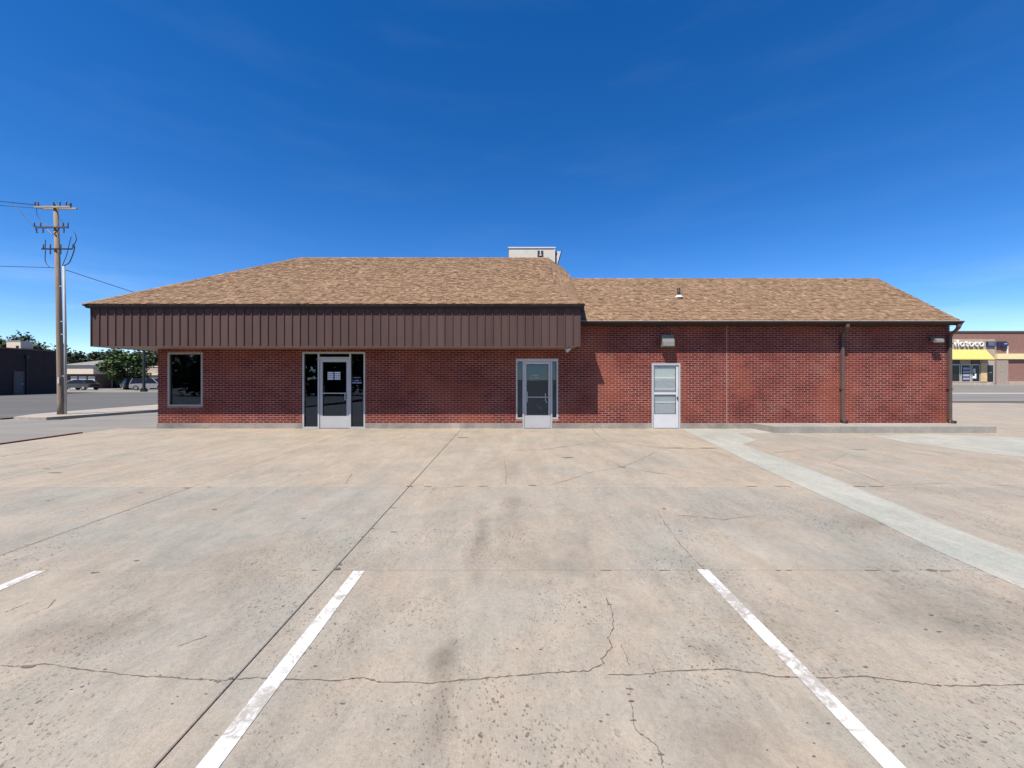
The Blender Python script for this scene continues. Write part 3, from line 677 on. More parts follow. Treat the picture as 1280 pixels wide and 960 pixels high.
d3 = part(m, 'door', M['white_metal'])
ga, gb = a + st * .5, b - st * 1.4
for c, d, nm in ((zm1, top - st * .8, 0), (zk, zm0, 1)):
    m = MB(); m.box(ga - .008, gb + .008, YW + .03, YW + .035, c - .008, d + .008); part(m, 'pane', M['storm_glass'], d3)
    m = MB(); frame_rect(m, ga + .001, gb - .001, c + .001, d - .001, YW + .02, YW + .029, .014); part(m, 'gasket', M['black'], d3)
m = MB(); m.box(ga - .004, gb + .004, YW + .048, YW + .07, .1, top - .01); part(m, 'inner_panel', M['blind_grey'], d3)
for py in (472.3, 486.3, 503.0):
    m = MB(); z = ZW(py); m.box(ga - .02, gb + .02, YW + .0375, YW + .0475, z - .022, z + .022); part(m, 'slat', M['blind'], d3)
m = MB(); m.box(b - .05, b - .02, YW - .02, YW + .014, ZW(499), ZW(496)); part(m, 'handle', M['gutter'], d3)

# canopy
CY = 11.57; CL, CR = XW(113, CY), XW(725.4, CY); CB, CT = ZW(433, CY), 3.62
CYB = 19.4
path = [(CR, YW - .012), (CR, CY), (CL, CY), (CL, CYB), (CR - .2, CYB)]
m = MB(); m.sweep(path, [(-.06, CB), (-.028, CB), (-.028, CT), (-.06, CT)]); canopy = part(m, 'canopy', M['gutter'])
pw = (CR - CL) / 61.0
def panel_mesh(w):
    m = MB(); h = CT - CB; r = .012
    m.box(0, w - .001, -.004, .0, 0, h)
    n = len(m.v)
    m.v += [(0, 0, 0), (.003, -.03, 0), (.025, -.03, 0), (.028, 0, 0), (0, 0, h), (.003, -.03, h), (.025, -.03, h), (.028, 0, h)]
    m.f += [(n, n+1, n+5, n+4), (n+1, n+2, n+6, n+5), (n+2, n+3, n+7, n+6), (n, n+3, n+2, n+1), (n+4, n+5, n+6, n+7)]
    return m.mesh('panel', M['panel'])
nt_ = M['panel'].node_tree; oi = nt_.nodes.new('ShaderNodeObjectInfo'); hs_ = nt_.nodes.new('ShaderNodeHueSaturation'); rg_ = nt_.nodes.new('ShaderNodeMapRange')
rg_.inputs['To Min'].default_value = 0.9; rg_.inputs['To Max'].default_value = 1.12; b_ = nt_.nodes['Principled BSDF']; src = b_.inputs['Base Color'].links[0].from_socket
nt_.links.new(oi.outputs['Random'], rg_.inputs[0]); nt_.links.new(rg_.outputs[0], hs_.inputs['Value']); nt_.links.new(src, hs_.inputs['Color']); nt_.links.new(hs_.outputs[0], b_.inputs['Base Color'])
pm = panel_mesh(pw)
def panels(p0, p1, n, rz):
    for k in range(n):
        p = Vector(p0).lerp(Vector(p1), k / n); o = link('panel', pm, canopy); o.location = (p.x - BO.x, p.y - BO.y, CB); o.rotation_euler = (random.uniform(-.002, .002), 0, rz)
panels((CL, CY + .022), (CR, CY + .022), 61, 0)
n = int(round((CYB - CY) / pw)); panels((CL + .022, CYB), (CL + .022, CYB - n * pw), n, R(-90))
panels((CR - .022, CY + .01), (CR - .022, CY + .01 + 4 * pw), 4, R(90))
m = MB(); m.sweep([(CR - .03, YW - .02), (CR - .03, CY + .03), (CL + .03, CY + .03), (CL + .03, CYB - .03)], [(-.0, CB - .004), (.034, CB - .004), (.034, CB + .01), (0, CB + .01)]); part(m, 'edge_trim', M['downspout'], canopy)
m = MB(); m.box(CL + .06, CR - .06, CY + .06, YW - .003, CB + .006, CB + .03); m.box(CL + .06, WL - .003, YW - .003, CYB - .05, CB + .006, CB + .03); part(m, 'soffit', M['soffit'], canopy)
gprof = [(0, CT - .09), (.055, CT - .09), (.075, CT - .07), (.085, CT - .045), (.115, CT - .03), (.115, CT + .02), (.10, CT + .02), (.10, CT - .01), (0, CT - .01)]
m = MB(); m.sweep(path, gprof); part(m, 'gutter', M['gutter'], canopy)
m = MB(); m.sweep(path[:4], [(.098, CT + .0205), (.119, CT + .0205), (.119, CT + .008), (.1165, CT + .008), (.1165, CT + .018), (.098, CT + .018)]); part(m, 'gutter_lip', M['gutter2'], canopy)

# roofs
def uv_frame(O, U, V):
    U = Vector(U).normalized(); V = Vector(V).normalized(); N = U.cross(V).normalized()
    return Vector(O), U, V, N
def shingle_slope(fr, poly, name='shingles', parent=None, exp=0.11):
    O, U, V, N = fr
    m = MB(); m.face([O + U*u + V*v - N*.012 for u, v in poly]); deck = part(m, 'deck', M['deck'], parent)
    mb = MB(); vmax = max(v for _, v in poly); v = 0.0; k = 0
    while v < vmax - .01:
        def span(vm):
            vm = min(max(vm, .0005), vmax - .0005); xs = []
            for i in range(len(poly)):
                a, b = poly[i], poly[(i + 1) % len(poly)]
                if (a[1] - vm) * (b[1] - vm) < 0: xs.append(a[0] + (b[0] - a[0]) * (vm - a[1]) / (b[1] - a[1]))
            return (min(xs), max(xs)) if len(xs) >= 2 else (0, 0)
        s0, s1 = span(v), span(v + exp + .03); lo, hi = min(s0[0], s1[0]), max(s0[1], s1[1])
        cl0 = lambda q: min(max(q, s0[0]), s0[1]); cl1 = lambda q: min(max(q, s1[0]), s1[1])
        if hi > lo:
            u = lo - random.uniform(0, .2)
            while u < hi:
                w = random.choice((.05, .07, .09, .11, .14)); a, b = max(u, lo), min(u + w, hi); u += w
                if b - a < .02: continue
                t = random.choice((.009, .011, .017, .021)); vb = v - random.uniform(0, .012); vt = min(v + exp + .03, vmax)
                e_ = b - .003
                if cl0(e_) - cl0(a) < .004 and cl1(e_) - cl1(a) < .004: continue
                p = [O + U*cl0(a) + V*vb + N*t, O + U*cl0(e_) + V*vb + N*t, O + U*cl1(e_) + V*vt + N*.003, O + U*cl1(a) + V*vt + N*.003]
                q = [O + U*cl0(a) + V*vb - N*.002, O + U*cl0(e_) + V*vb - N*.002]
                n = len(mb.v); mb.v += [tuple(x) for x in p + q]
                mb.f += [(n, n+1, n+2, n+3), (n+4, n+5, n+1, n), (n+4, n, n+3), (n+5, n+2, n+1)]
        v += exp; k += 1
    tag(part(mb, name, M['shingle'], parent), kind='stuff')
def caps(name, a, b, nA, nB, parent, step=.2, w=.13):
    """overlapping ridge or hip caps from a to b"""
    a, b = Vector(a), Vector(b); L_ = (b - a).length; n = int(L_ / step); d = (b - a) / L_; mb = MB()
    for i in range(n):
        p = a + d * (i * step); q = p + d * (step + .03); lift = .016
        up = (Vector(nA) + Vector(nB)).normalized()
        sA = d.cross(Vector(nA)).normalized(); sB = -d.cross(Vector(nB)).normalized()
        if sA.z > 0: sA = -sA
        if sB.z > 0: sB = -sB
        t0, t1 = up * lift, up * (lift - .003)
        pts = [p + t0, p + t0 + sA * w, q + t1 + sA * w, q + t1, p + t0 + sB * w, q + t1 + sB * w]
        k = len(mb.v); mb.v += [tuple(x) for x in pts]; mb.f += [(k, k+1, k+2, k+3), (k, k+3, k+5, k+4)]
    tag(part(mb, name, M['shingle'], parent), kind='stuff')
roof = MB().box(CL - .03, CR + .03, CY - .07, CYB, CT - .008, CT + .0); roof = part(roof, 'roof', M['deck'])
EY, EZ = 11.45, 3.635; EL_, ER_ = -12.06, 2.03; MRY = 15.45; MRZ = 6.12; RUN = MRY - EY; RX0, RX1 = EL_ + RUN, 1.30
ps = (MRZ - EZ) / RUN; LV = math.hypot(RUN, MRZ - EZ)
def on_front(px, py):           # pixel -> front slope of the main roof
    y = (CH - EZ + ps * EY) / (ps + (py - HY) / F); return Vector(((px - 640) / F * y, y, EZ + ps * (y - EY)))
H = [on_front(*p) for p in [(681.5, 321.5), (686, 331), (689.5, 341), (691.5, 351), (697, 361), (708, 370), (728, 380.2)]]
H[0] = Vector((RX1, MRY, MRZ))
fr = uv_frame((EL_, EY, EZ), (1, 0, 0), (0, RUN, MRZ - EZ))
toUV = lambda p: ((p - fr[0]).dot(fr[1]), (p - fr[0]).dot(fr[2]))
polyF = [(0, 0), (ER_ - EL_, 0)] + [toUV(h) for h in reversed(H[:-1])] + [(RUN, LV)]
shingle_slope(fr, polyF, parent=roof)
shingle_slope(uv_frame((EL_, MRY + RUN, EZ), (0, -1, 0), (RUN, 0, MRZ - EZ)), [(0, 0), (2 * RUN, 0), (RUN, LV)], parent=roof)
shingle_slope(uv_frame((ER_, MRY + RUN, EZ), (-1, 0, 0), (0, -RUN, MRZ - EZ)), [(0, 0), (ER_ - EL_, 0), (ER_ - EL_ - RUN, LV), (ER_ - RX1, LV)], parent=roof)
nF = Vector((0, -(MRZ - EZ), RUN)).normalized(); nL = Vector((-(MRZ - EZ), 0, RUN)).normalized(); nB = Vector((0, MRZ - EZ, RUN)).normalized()
caps('hip_caps', (EL_, EY, EZ), (RX0, MRY, MRZ), nF, nL, roof); caps('ridge_caps', (RX0, MRY, MRZ), (RX1, MRY, MRZ), nF, nB, roof)
# steep right end of the main roof
def on_wing(px, py):
    y = (CH - RZ0 + sl2 * EAVE_Y) / (sl2 + (py - HY) / F); return Vector(((px - 640) / F * y, y, RZ0 + sl2 * (y - EAVE_Y)))
def at_y(px, py, y): return Vector(((px - 640) / F * y, y, CH - (py - HY) / F * y))
Oc = [Vector((RX1 + .02, MRY + .02, MRZ)), at_y(693, 329, 15.9), at_y(703.5, 335.5, 16.1), at_y(711, 343, 15.7), on_wing(714.5, 350), on_wing(719.5, 364), on_wing(729, 381.5)]
def lerp_poly(P, t):
    t *= len(P) - 1; i = min(int(t), len(P) - 2); return P[i].lerp(P[i + 1], t - i)
mb = MB(); nr = 12; NS = 11; dk = MB()
for i in range(nr):
    t0, t1 = i / nr, (i + 1) / nr
    for j in range(NS):
        s0, s1 = j / NS, (j + 1) / NS
        q = [lerp_poly(H, t).lerp(lerp_poly(Oc, t), s) for t, s in ((t1, s0), (t1, s1), (t0, s1), (t0, s0))]
        nn = (q[1] - q[0]).cross(q[3] - q[0]); nn = nn.normalized() if nn.length > 1e-8 else Vector((1, 0, 1)).normalized()
        if nn.x < 0: nn = -nn
        dk.face(q); lift = random.choice((.012, .02, .03)); up = q[3] + (q[3] - q[0]) * .2; up2 = q[2] + (q[2] - q[1]) * .2
        # courses run up the slope: butt edge on the side away from the ridge end
        p = [q[0] + nn * .006, q[1] + nn * lift, q[2] + nn * lift, q[3] + nn * .006]
        n = len(mb.v); mb.v += [tuple(x) for x in p] + [tuple(q[1]), tuple(q[2])]; mb.f += [(n, n+1, n+2, n+3), (n+1, n+4, n+5, n+2)]
part(dk, 'deck', M['deck'], roof); tag(part(mb, 'shingles', M['shingle'], roof), kind='stuff')
m = MB(); back = [Vector((ER_, MRY + RUN, EZ)), Vector((RX1, MRY, MRZ))]
m.face([back[1], Oc[1], Oc[2], back[0]]); m.face([Oc[2], Oc[3], Oc[4], Vector((2.4, 17.6, 3.6)), back[0]]); part(m, 'end_slope', M['shingle'], roof)
# wing roof
GX = XW(1203, EAVE_Y)
m = MB(); m.box(1.3, GX - .03, YW + .3, YB2 - .3, TOPW + .002, TOPW + .03); wroof = part(m, 'wing_roof', M['deck'])
run2 = RIDGE_Y - EAVE_Y; lv2 = math.hypot(run2, RIDGE_Z - RZ0)
fr2 = uv_frame((1.3, EAVE_Y, RZ0), (1, 0, 0), (0, run2, RIDGE_Z - RZ0)); wl = GX - 1.3
shingle_slope(fr2, [(.72, 0), (wl, 0), (wl, lv2), (.72, lv2)], parent=wroof)
shingle_slope(uv_frame((GX, RIDGE_Y + run2, RZ0), (-1, 0, 0), (0, -run2, RIDGE_Z - RZ0)), [(0, 0), (wl, 0), (wl, lv2), (0, lv2)], parent=wroof)
nF2 = Vector((0, -(RIDGE_Z - RZ0), run2)).normalized(); nB2 = Vector((0, RIDGE_Z - RZ0, run2)).normalized()
caps('ridge_caps', (2.2, RIDGE_Y, RIDGE_Z), (GX, RIDGE_Y, RIDGE_Z), nF2, nB2, wroof)
# rake trim and eave
m = MB()
for ya, sgn in ((EAVE_Y, 1), (RIDGE_Y + run2, -1)):
    m.prism([(GX - .035, ya, RZ0 - .13), (GX - .035, RIDGE_Y, RIDGE_Z - .14), (GX - .035, RIDGE_Y, RIDGE_Z - .01), (GX - .035, ya, RZ0 - .01)], (0, 0, 0), (.032, 0, 0))
part(m, 'rake_trim', M['gutter2'], wroof)
m = MB(); m.box(1.98, GX - .04, EAVE_Y + .07, YW - .004, 3.165, 3.185); part(m, 'eave_soffit', M['gutter2'], wroof)
m = MB(); m.box(1.98, GX - .04, EAVE_Y + .05, EAVE_Y + .069, 3.14, 3.245); part(m, 'fascia_board', M['gutter'], wroof)
wp = [(GX, EAVE_Y + .048), (1.975, EAVE_Y + .048)]
m = MB(); m.sweep(wp, [(0, 3.165), (.05, 3.165), (.07, 3.185), (.08, 3.205), (.11, 3.215), (.11, 3.262), (.098, 3.262), (.098, 3.23), (0, 3.23)]); part(m, 'gutter', M['gutter'], wroof)
m = MB(); m.sweep(wp, [(.094, 3.2625), (.116, 3.2625), (.116, 3.247), (.1115, 3.247), (.1115, 3.260), (.094, 3.260)]); part(m, 'gutter_lip', mat('gutter_lip_highlight', (0.36, 0.31, 0.27), 0.4), wroof)  # pale colour paints in the sunlit highlight along the lip of the dark gutter
# roof vent pipe
v = on_wing(848.5, 371.5)
m = MB(); m.tube([v + Vector((0, 0, -.1)), v + Vector((0, 0, .30))], .05, 12); vp = part(m, 'vent_pipe', M['gutter'], wroof, True)
m = MB(); m.lathe([(.15, -.02), (.12, .02), (.06, .07), (.055, .07)], v, 12); part(m, 'flashing', M['white_metal'], vp)
# downspouts
def spout(x, name='downspout', elbow=0.0, foot=0.175):
    m = MB(); w, d = .044, .036
    def seg(pts):
        n0 = len(m.v)
        for p, dz in pts:
            for a, b in ((-w, -d), (w, -d), (w, d), (-w, d)): m.v.append((p[0] + a, p[1] + b * (1 if not dz else .2), p[2] + (b if dz else 0)))
        for i in range(len(pts) - 1):
            for q in range(4):
                r_ = (q + 1) % 4; m.f.append((n0 + i*4 + q, n0 + i*4 + r_, n0 + i*4 + 4 + r_, n0 + i*4 + 4 + q))
        m.f.append((n0 + 3, n0 + 2, n0 + 1, n0)); e = n0 + 4 * (len(pts) - 1); m.f.append((e, e+1, e+2, e+3))
    y = YW - .047
    seg([((x + elbow, EAVE_Y - .01, 3.17), 0), ((x + elbow, EAVE_Y - .01, 3.08), 0), ((x + elbow * .9, EAVE_Y + .03, 3.03), 0), ((x + elbow * .1, y - .04, 2.88), 0), ((x, y, 2.82), 0), ((x, y, foot + .16), 0), ((x, y - .01, foot + .10), 0), ((x, y - .06, foot + .05), 1), ((x, y - .14, foot + .042), 1)])
    o = part(m, name, M['downspout'])
    for z in (2.6, 1.2):
        k = MB(); k.box(x - .068, x + .068, y - .043, YW - .001, z, z + .03); part(k, 'strap', M['gutter2'], o)
    k = MB(); k.box(x - .03, x + .055, y - .15, y - .141, foot + .0, foot + .08); part(k, 'mouth', M['black'], o)
spout(XW(1053.0, YW - .05), elbow=-.14); spout(XW(1187.2, YW - .05), elbow=-.11)
# raised walk at the wing
wk = [gp(968, 541.4), gp(1244, 541.2)]
X0, X1, yk = wk[0][0], wk[1][0], wk[0][1]; ZT = .172
m = MB(); P_ = [(X0, yk), (X1, yk), (X1, YW + 1.6), (WR + .02, YW + 1.6), (WR + .02, YW - .016), (X0 - .12, YW - .016), (X0 - .05, yk + .42)]
m.face([(x, y, ZT) for x, y in P_])
for i in range(len(P_)):
    j = (i + 1) % len(P_); m.face([(P_[i][0], P_[i][1], -.1), (P_[j][0], P_[j][1], -.1), (P_[j][0], P_[j][1], ZT), (P_[i][0], P_[i][1], ZT)])
tag(m.build('raised_walk', M['kerb_concrete']), 'low raised concrete walk along the foot of the wing wall', 'pavement', kind='structure')

# ------------------------------------------------------------------ things fixed on the building
def thing(name, loc, label, cat, group=None, rz=0.0): return tag(empty(name, loc, rz), label, cat, group)
HYD = 17.0
hx0, hx1 = XW(636, HYD), XW(693.5, HYD); hz = ZW(309.5, HYD)
h = thing('rooftop_unit', ((hx0 + hx1) / 2, HYD, 5.1), 'cream metal rooftop air conditioning unit behind the shingle ridge', 'air conditioner')
hw = (hx1 - hx0) / 2; ht = hz - 5.1
MB().box(-hw, hw, 0, 1.6, -.6, ht - .03).build('cabinet', M['cream_unit'], h)
MB().box(-hw - .03, hw + .03, -.03, 1.63, ht - .03, ht + .02).build('top_lid', M['white_metal'], h)
MB().box(hw - .02, hw + .012, -.012, .0, -.5, ht - .04).build('corner_post', M['white_metal'], h)
vx = XW(675.5, HYD) - (hx0 + hx1) / 2
MB().box(vx - .12, vx + .12, -.012, -.001, ht - .42, ht - .13).build('vent', M['black'], h)
MB().box(vx - .02, vx + .02, -.03, -.013, ht - .30, ht - .13).box(vx - .05, vx + .05, -.03, -.013, ht - .34, ht - .30).build('latch', M['white_metal'], h)
m = MB(); m.prism([(hw + .09, .1, ht - .12), (hw + .27, .1, ht - .12), (hw + .09, .1, ht - .75)], (0, .1, 0), (0, 1.3, 0)); m.build('hood', M['white_metal'], h)
m = MB(); m.prism([(hw + .285, .08, ht - .10), (hw + .315, .08, ht - .10), (hw + .12, .08, ht - .78), (hw + .09, .08, ht - .78)], (0, .08, 0), (0, 1.36, 0)); m.build('hood_edge', M['gutter'], h)
MB().box(hw + .013, hw + .09, .1, 1.4, -.5, ht - .12).build('seam_panel', M['gutter'], h)
# wall pack
lx, lz = XW(833.5, YW - .1), ZW(433.8, YW - .2)
w_ = thing('wall_light', (lx, YW, lz), 'boxy grey wall lamp mounted above the storm door', 'lamp')
m = MB(); m.prism([(-.18, -.01, .0), (-.18, -.25, .02), (-.18, -.25, .15), (-.18, -.18, .37), (-.18, -.01, .37)], (0, 0, 0), (.36, 0, 0)); m.build('housing', M['lamp_grey'], w_)
MB().box(-.15, .15, -.262, -.251, .03, .14).build('lens', M['lamp_lens'], w_)
MB().box(-.19, .19, -.012, .004, -.01, .39).build('back_plate', M['gutter2'], w_)
lx, lz = XW(1170.5, YW - .15), ZW(425, YW - .15)
w_ = thing('floodlight', (lx, YW, lz), 'small grey floodlight tilted down under the wing eave', 'lamp')
m = MB(); m.prism([(-.12, -.10, -.05), (-.12, -.26, -.09), (-.12, -.27, .0), (-.12, -.14, .09), (-.12, -.10, .08)], (0, 0, 0), (.24, .0, 0)); m.build('housing', M['lamp_grey'], w_)
MB().box(-.105, .105, -.275, -.266, -.075, -.01).build('lens', M['lamp_lens'], w_)
MB().tube([(0, -.11, .02), (0, .0, .06)], .02, 8).build('arm', M['lamp_grey'], w_)
MB().tube([(-.1, -.012, .28), (-.1, -.012, .06), (0, -.02, .05)], .012, 6).build('conduit', M['gutter2'], w_)
y_ = CY + .25; lx = XW(709.5, y_)
w_ = thing('soffit_lamp', (lx, y_, CB + .006), 'small white lamp head hanging under the canopy corner', 'lamp')
MB().tube([(0, 0, 0), (0, 0, -.05)], .018, 8).build('stem', M['white_metal'], w_)
MB().tube([(.08, -.02, -.03), (.04, -.03, -.06), (-.05, -.05, -.12)], [.035, .05, .06], 10).build('head', M['white_metal'], w_, smooth=True)

# ------------------------------------------------------------------ utility pole
PX, PY = gp(75, 521.5); PY = 16.5; PX = -18.24
up = thing('utility_pole', (PX, PY, 0.10), 'tall weathered wooden utility pole with three crossarms on the pavement strip', 'utility pole')
def pz(py): return CH - (py - HY) / F * PY - 0.10
def pxx(px): return (px - 640) / F * PY - PX
top = pz(256)
MB().tube([(0, 0, -.12), (0, 0, .5), (-.075, 0, 4), (pxx(69.8), 0, top)], [.118, .112, .096, .074], 14).build('shaft', M['wood'], up, smooth=True)
MB().box(.015, .065, -.14, -.105, 1.25, 1.5).build('tag_plate', M['white_metal'], up)
def arm(py, xa, xb, mt, t=.05, dy=0, dz=0):
    z = pz(py); m = MB(); m.box(pxx(xa), pxx(xb), -.13 + dy, -.13 + dy + t * 1.6, z - t + dz, z + t + dz); return m.build('crossarm', mt, up)
arm(260, 47, 92, M['grey_wood'], .034); arm(258.5, 46, 90, M['grey_wood'], .034, .28)
arm(285.5, 48, 89, M['gutter2'], .028); arm(312.3, 56, 94, M['gutter'], .025)
def insulator(px, py, down=False, r=.028):
    z = pz(py); m = MB(); s = -1 if down else 1
    m.lathe([(.015, 0), (r, .03 * s), (r * .6, .06 * s), (r, .09 * s), (r * .6, .12 * s), (r * .9, .15 * s), (.015, .18 * s)], (pxx(px), -.09, z), 8); m.build('insulator', M['porcelain'], up, smooth=True)
for px in (47, 51, 70, 78, 86): insulator(px, 258.4)
insulator(91, 260, False, .05)
for px, dn in ((49, 1), (57, 1), (83, 1), (82, 0), (88, 0), (54, 0), (46, 0)): insulator(px, 285.5 + (1.2 if dn else -1.2), dn)
for px, dn in ((66, 0), (79, 0), (79, 1), (66, 1), (57.5, 0), (94, 0)): insulator(px, 312.3 + (1 if dn else -1), dn)
m = MB()
for px in (60, 78): m.tube([(pxx(px), -.1, pz(286)), (pxx(69 if px < 69 else 71), -.1, pz(294))], .02, 6)
m.build('brace', M['gutter2'], up)
cz = pz(333)
MB().tube([(pxx(82.6), -.02, -.05), (pxx(82.4), -.02, 3.2), (pxx(80.4), -.02, cz)], .042, 10).build('riser_pipe', M['pipe_grey'], up, smooth=True)
for py in (358, 402, 418, 470): MB().box(pxx(75), pxx(82), -.04, -.0, pz(py) - .02, pz(py) + .02).build('standoff', M['galv'], up)
def jumper(pts, r=.014, y=-.03, nm='jumper_cable'):
    P = [Vector((pxx(a), y, pz(b))) for a, b in pts]; Q = []
    for i in range(len(P) - 1):
        p0, p1, p2, p3 = P[max(i-1, 0)], P[i], P[i+1], P[min(i+2, len(P)-1)]
        for k in range(5):
            t = k / 5; Q.append(.5 * ((2*p1) + (-p0+p2)*t + (2*p0-5*p1+4*p2-p3)*t*t + (-p0+3*p1-3*p2+p3)*t**3))
    Q.append(P[-1]); MB().tube(Q, r, 6).build(nm, M['cable'], up)
jumper([(79, 333), (87, 329), (91, 321), (94, 312), (93.5, 306)], .018); jumper([(79, 332), (84, 320), (87, 308), (90, 296)], .012)
jumper([(93.5, 306), (96.5, 300), (95, 293), (92, 289)], .014); jumper([(58, 313), (57.5, 325), (60, 331), (63, 334)], .014); jumper([(57.5, 312), (58, 300)], .014)
jumper([(47, 285), (38, 275), (31, 266), (21, 255.5)], .010, -.16); jumper([(46.5, 260), (48, 270), (55, 279), (66, 284)], .010); jumper([(74, 270), (79, 278), (82, 283)], .008); jumper([(46, 282), (46, 288), (49, 291)], .014)
def wire(a, b, sag, r, label):
    a, b = Vector(a), Vector(b); P = []
    for k in range(25):
        t = k / 24; p = a.lerp(b, t); p.z -= sag * 4 * t * (1 - t); P.append(p)
    tag(MB().tube(P, r, 5).build('overhead_wire', M['cable']), label, 'wire')
def pw3(px, py, dy=-.05): return (PX + pxx(px), PY + dy, pz(py) + .10)
wire(pw3(51, 257), (-56, 11, 11.0), .15, .010, 'overhead wire leaving the top crossarm, front one')
wire(pw3(70, 257, .2), (-56, 12, 11.3), .1, .010, 'overhead wire leaving the pole top, uppermost one')
wire(pw3(46, 258, .2), (-56, 11.6, 10.1), .2, .010, 'overhead wire leaving the end of top crossarm, lowest of three')
wire(pw3(71.5, 335, -.05), (-56, 14.5, 7.0), .12, .012, 'low service wire on street side of the pole')
wire(pw3(77, 336, .1), (-19.5, 58, 5.2), .7, .014, 'low service wire dropping from pole behind the canopy roof')

# ------------------------------------------------------------------ left background
M['dark_brick'] = mat('dark_brick', (0.038, 0.022, 0.021), 0.9, scale=2.0, var=0.2)
M['cream'] = mat('cream_stucco', (0.66, 0.56, 0.45), 0.9, var=0.08); M['tan_wall'] = mat('tan_stucco', (0.42, 0.36, 0.29), 0.9)
M['grey_roof'] = mat('grey_roof', (0.22, 0.205, 0.19), 0.9); M['door_white'] = mat('garage_white', (0.66, 0.63, 0.58), 0.7)
M['dark_glass'] = mat('dark_glass', (0.014, 0.015, 0.02), 0.15, var=0.1, spec=0.25); M['door_grey'] = mat('door_grey', (0.10, 0.092, 0.092), 0.7)
M['brown_trim'] = mat('brown_trim', (0.12, 0.075, 0.055), 0.8)
b1 = thing('brick_warehouse', (-49, 40, 0), 'dark brown flat roofed brick building with one grey door across the street', 'building')
WHZ = 4.45
MB().box(-26, 0, -30, 4.5, -.1, WHZ).build('wall', M['dark_brick'], b1)
MB().box(-26.1, .12, -30.1, 4.62, WHZ, WHZ + .14).build('coping', M['brown_trim'], b1)
yd0, yd1 = 49 * 510 / (640 - 17.5) - 40, 49 * 510 / (640 - 28.5) - 40
dd = MB().box(.001, .05, yd0, yd1, 0, 2.25).build('door', M['door_grey'], b1); MB().box(.051, .09, yd1 - .12, yd1 - .06, 1.0, 1.12).build('handle', M['galv'], dd)
m = MB(); frame_rect(m, 0, 1, 0, 1, 0, 1, .1); 
MB().box(.001, .07, yd0 - .08, yd0 - .002, 0, 2.33).box(.001, .07, yd1 + .002, yd1 + .08, 0, 2.33).box(.001, .07, yd0 - .002, yd1 + .002, 2.252, 2.33).build('door_frame', M['brown_trim'], b1)
ysp = 49 * 510 / (640 - 33) - 40
MB().tube([(.07, ysp, .05), (.07, ysp, 3.6)], .06, 8).box(.0, .2, ysp - .17, ysp + .17, 3.6, 3.95).build('downspout', M['black'], b1)
MB().box(.001, .06, -1.62, -1.52, 1.2, 1.35).build('meter_box', M['galv'], b1)
t = thing('rooftop_unit', (-50.95, 42.2, WHZ + .0), 'cream rooftop box on the dark brown warehouse roof', 'air conditioner')
MB().box(-.72, .72, -.5, .6, -.02, .95).build('cabinet', M['cream'], t); MB().box(-.76, .76, -.54, .64, .95, 1.0).build('lid', M['white_metal'], t); MB().box(.25, .55, -.512, -.501, .05, .5).build('vent', M['dark_glass'], t)

def P2(px, d): return (px - 640) / F * d
d = 66.0; gx0, gx1 = P2(78, d), P2(116, d)
b2 = thing('garage_building', ((gx0 + gx1) / 2, d, 0), 'cream garage with grey hipped roof and white roll up doors', 'building')
W2 = (gx1 - gx0) / 2; ZE = CH - (456.5 - HY) / F * d; ZB = CH - (467.5 - HY) / F * d
MB().box(-W2, W2, .5, 9, -.05, ZB).build('wall', M['brown_trim'], b2); MB().box(-W2 - .3, W2 + .1, .0, 9.2, ZB, ZE).build('parapet_band', M['cream'], b2)
m = MB(); zr = ZE + 1.0; a = [(-W2 - .5, -.3, ZE + .003), (W2 + .3, -.3, ZE + .003), (W2 + .3, 9.4, ZE + .003), (-W2 - .5, 9.4, ZE + .003)]; r1, r2 = (-.6, 4.5, zr), (.6, 4.5, zr)
m.face([a[0], a[1], r2, r1]); m.face([a[1], a[2], r2]); m.face([a[2], a[3], r1, r2]); m.face([a[3], a[0], r1]); m.face(a[::-1]); m.build('roof', M['grey_roof'], b2)
for px0, px1 in ((85, 93), (95, 104.5), (106.5, 115)):
    x0, x1 = P2(px0, d) - (gx0 + gx1) / 2, P2(px1, d) - (gx0 + gx1) / 2
    q = MB().box(x0, x1, .42, .499, .0, ZB - .35).build('garage_door', M['door_white'], b2)
    for k in range(3): MB().box(x0, x1, .405, .419, .45 + k * .5, .47 + k * .5).build('rib', M['tan_wall'], q)
d = 69.0; ax0, ax1 = P2(115.5, d), P2(205, d)
b3 = thing('tan_annex', ((ax0 + ax1) / 2, d, 0), 'low tan flat roofed annex partly hidden behind the green tree', 'building'); W3 = (ax1 - ax0) / 2
MB().box(-W3, W3, 0, 8, -.05, 3.6).build('wall', M['tan_wall'], b3); MB().box(-W3 - .1, W3 + .1, -.1, 8.1, 3.6, 3.75).build('coping', M['cream'], b3)
MB().box(-W3 + .9, W3 - .2, -.6, -.001, 2.2, 2.4).build('awning', M['cream'], b3)
for k in range(4): 
    w_ = MB().box(-W3 + 1.2 + k * 2.3, -W3 + 2.7 + k * 2.3, -.04, -.001, 0.02, 2.1).build('opening', M['dark_glass'], b3); MB().box(-W3 + 1.9 + k * 2.3, -W3 + 1.98 + k * 2.3, -.07, -.041, 0.02, 2.1).build('mullion', M['brown_trim'], w_)

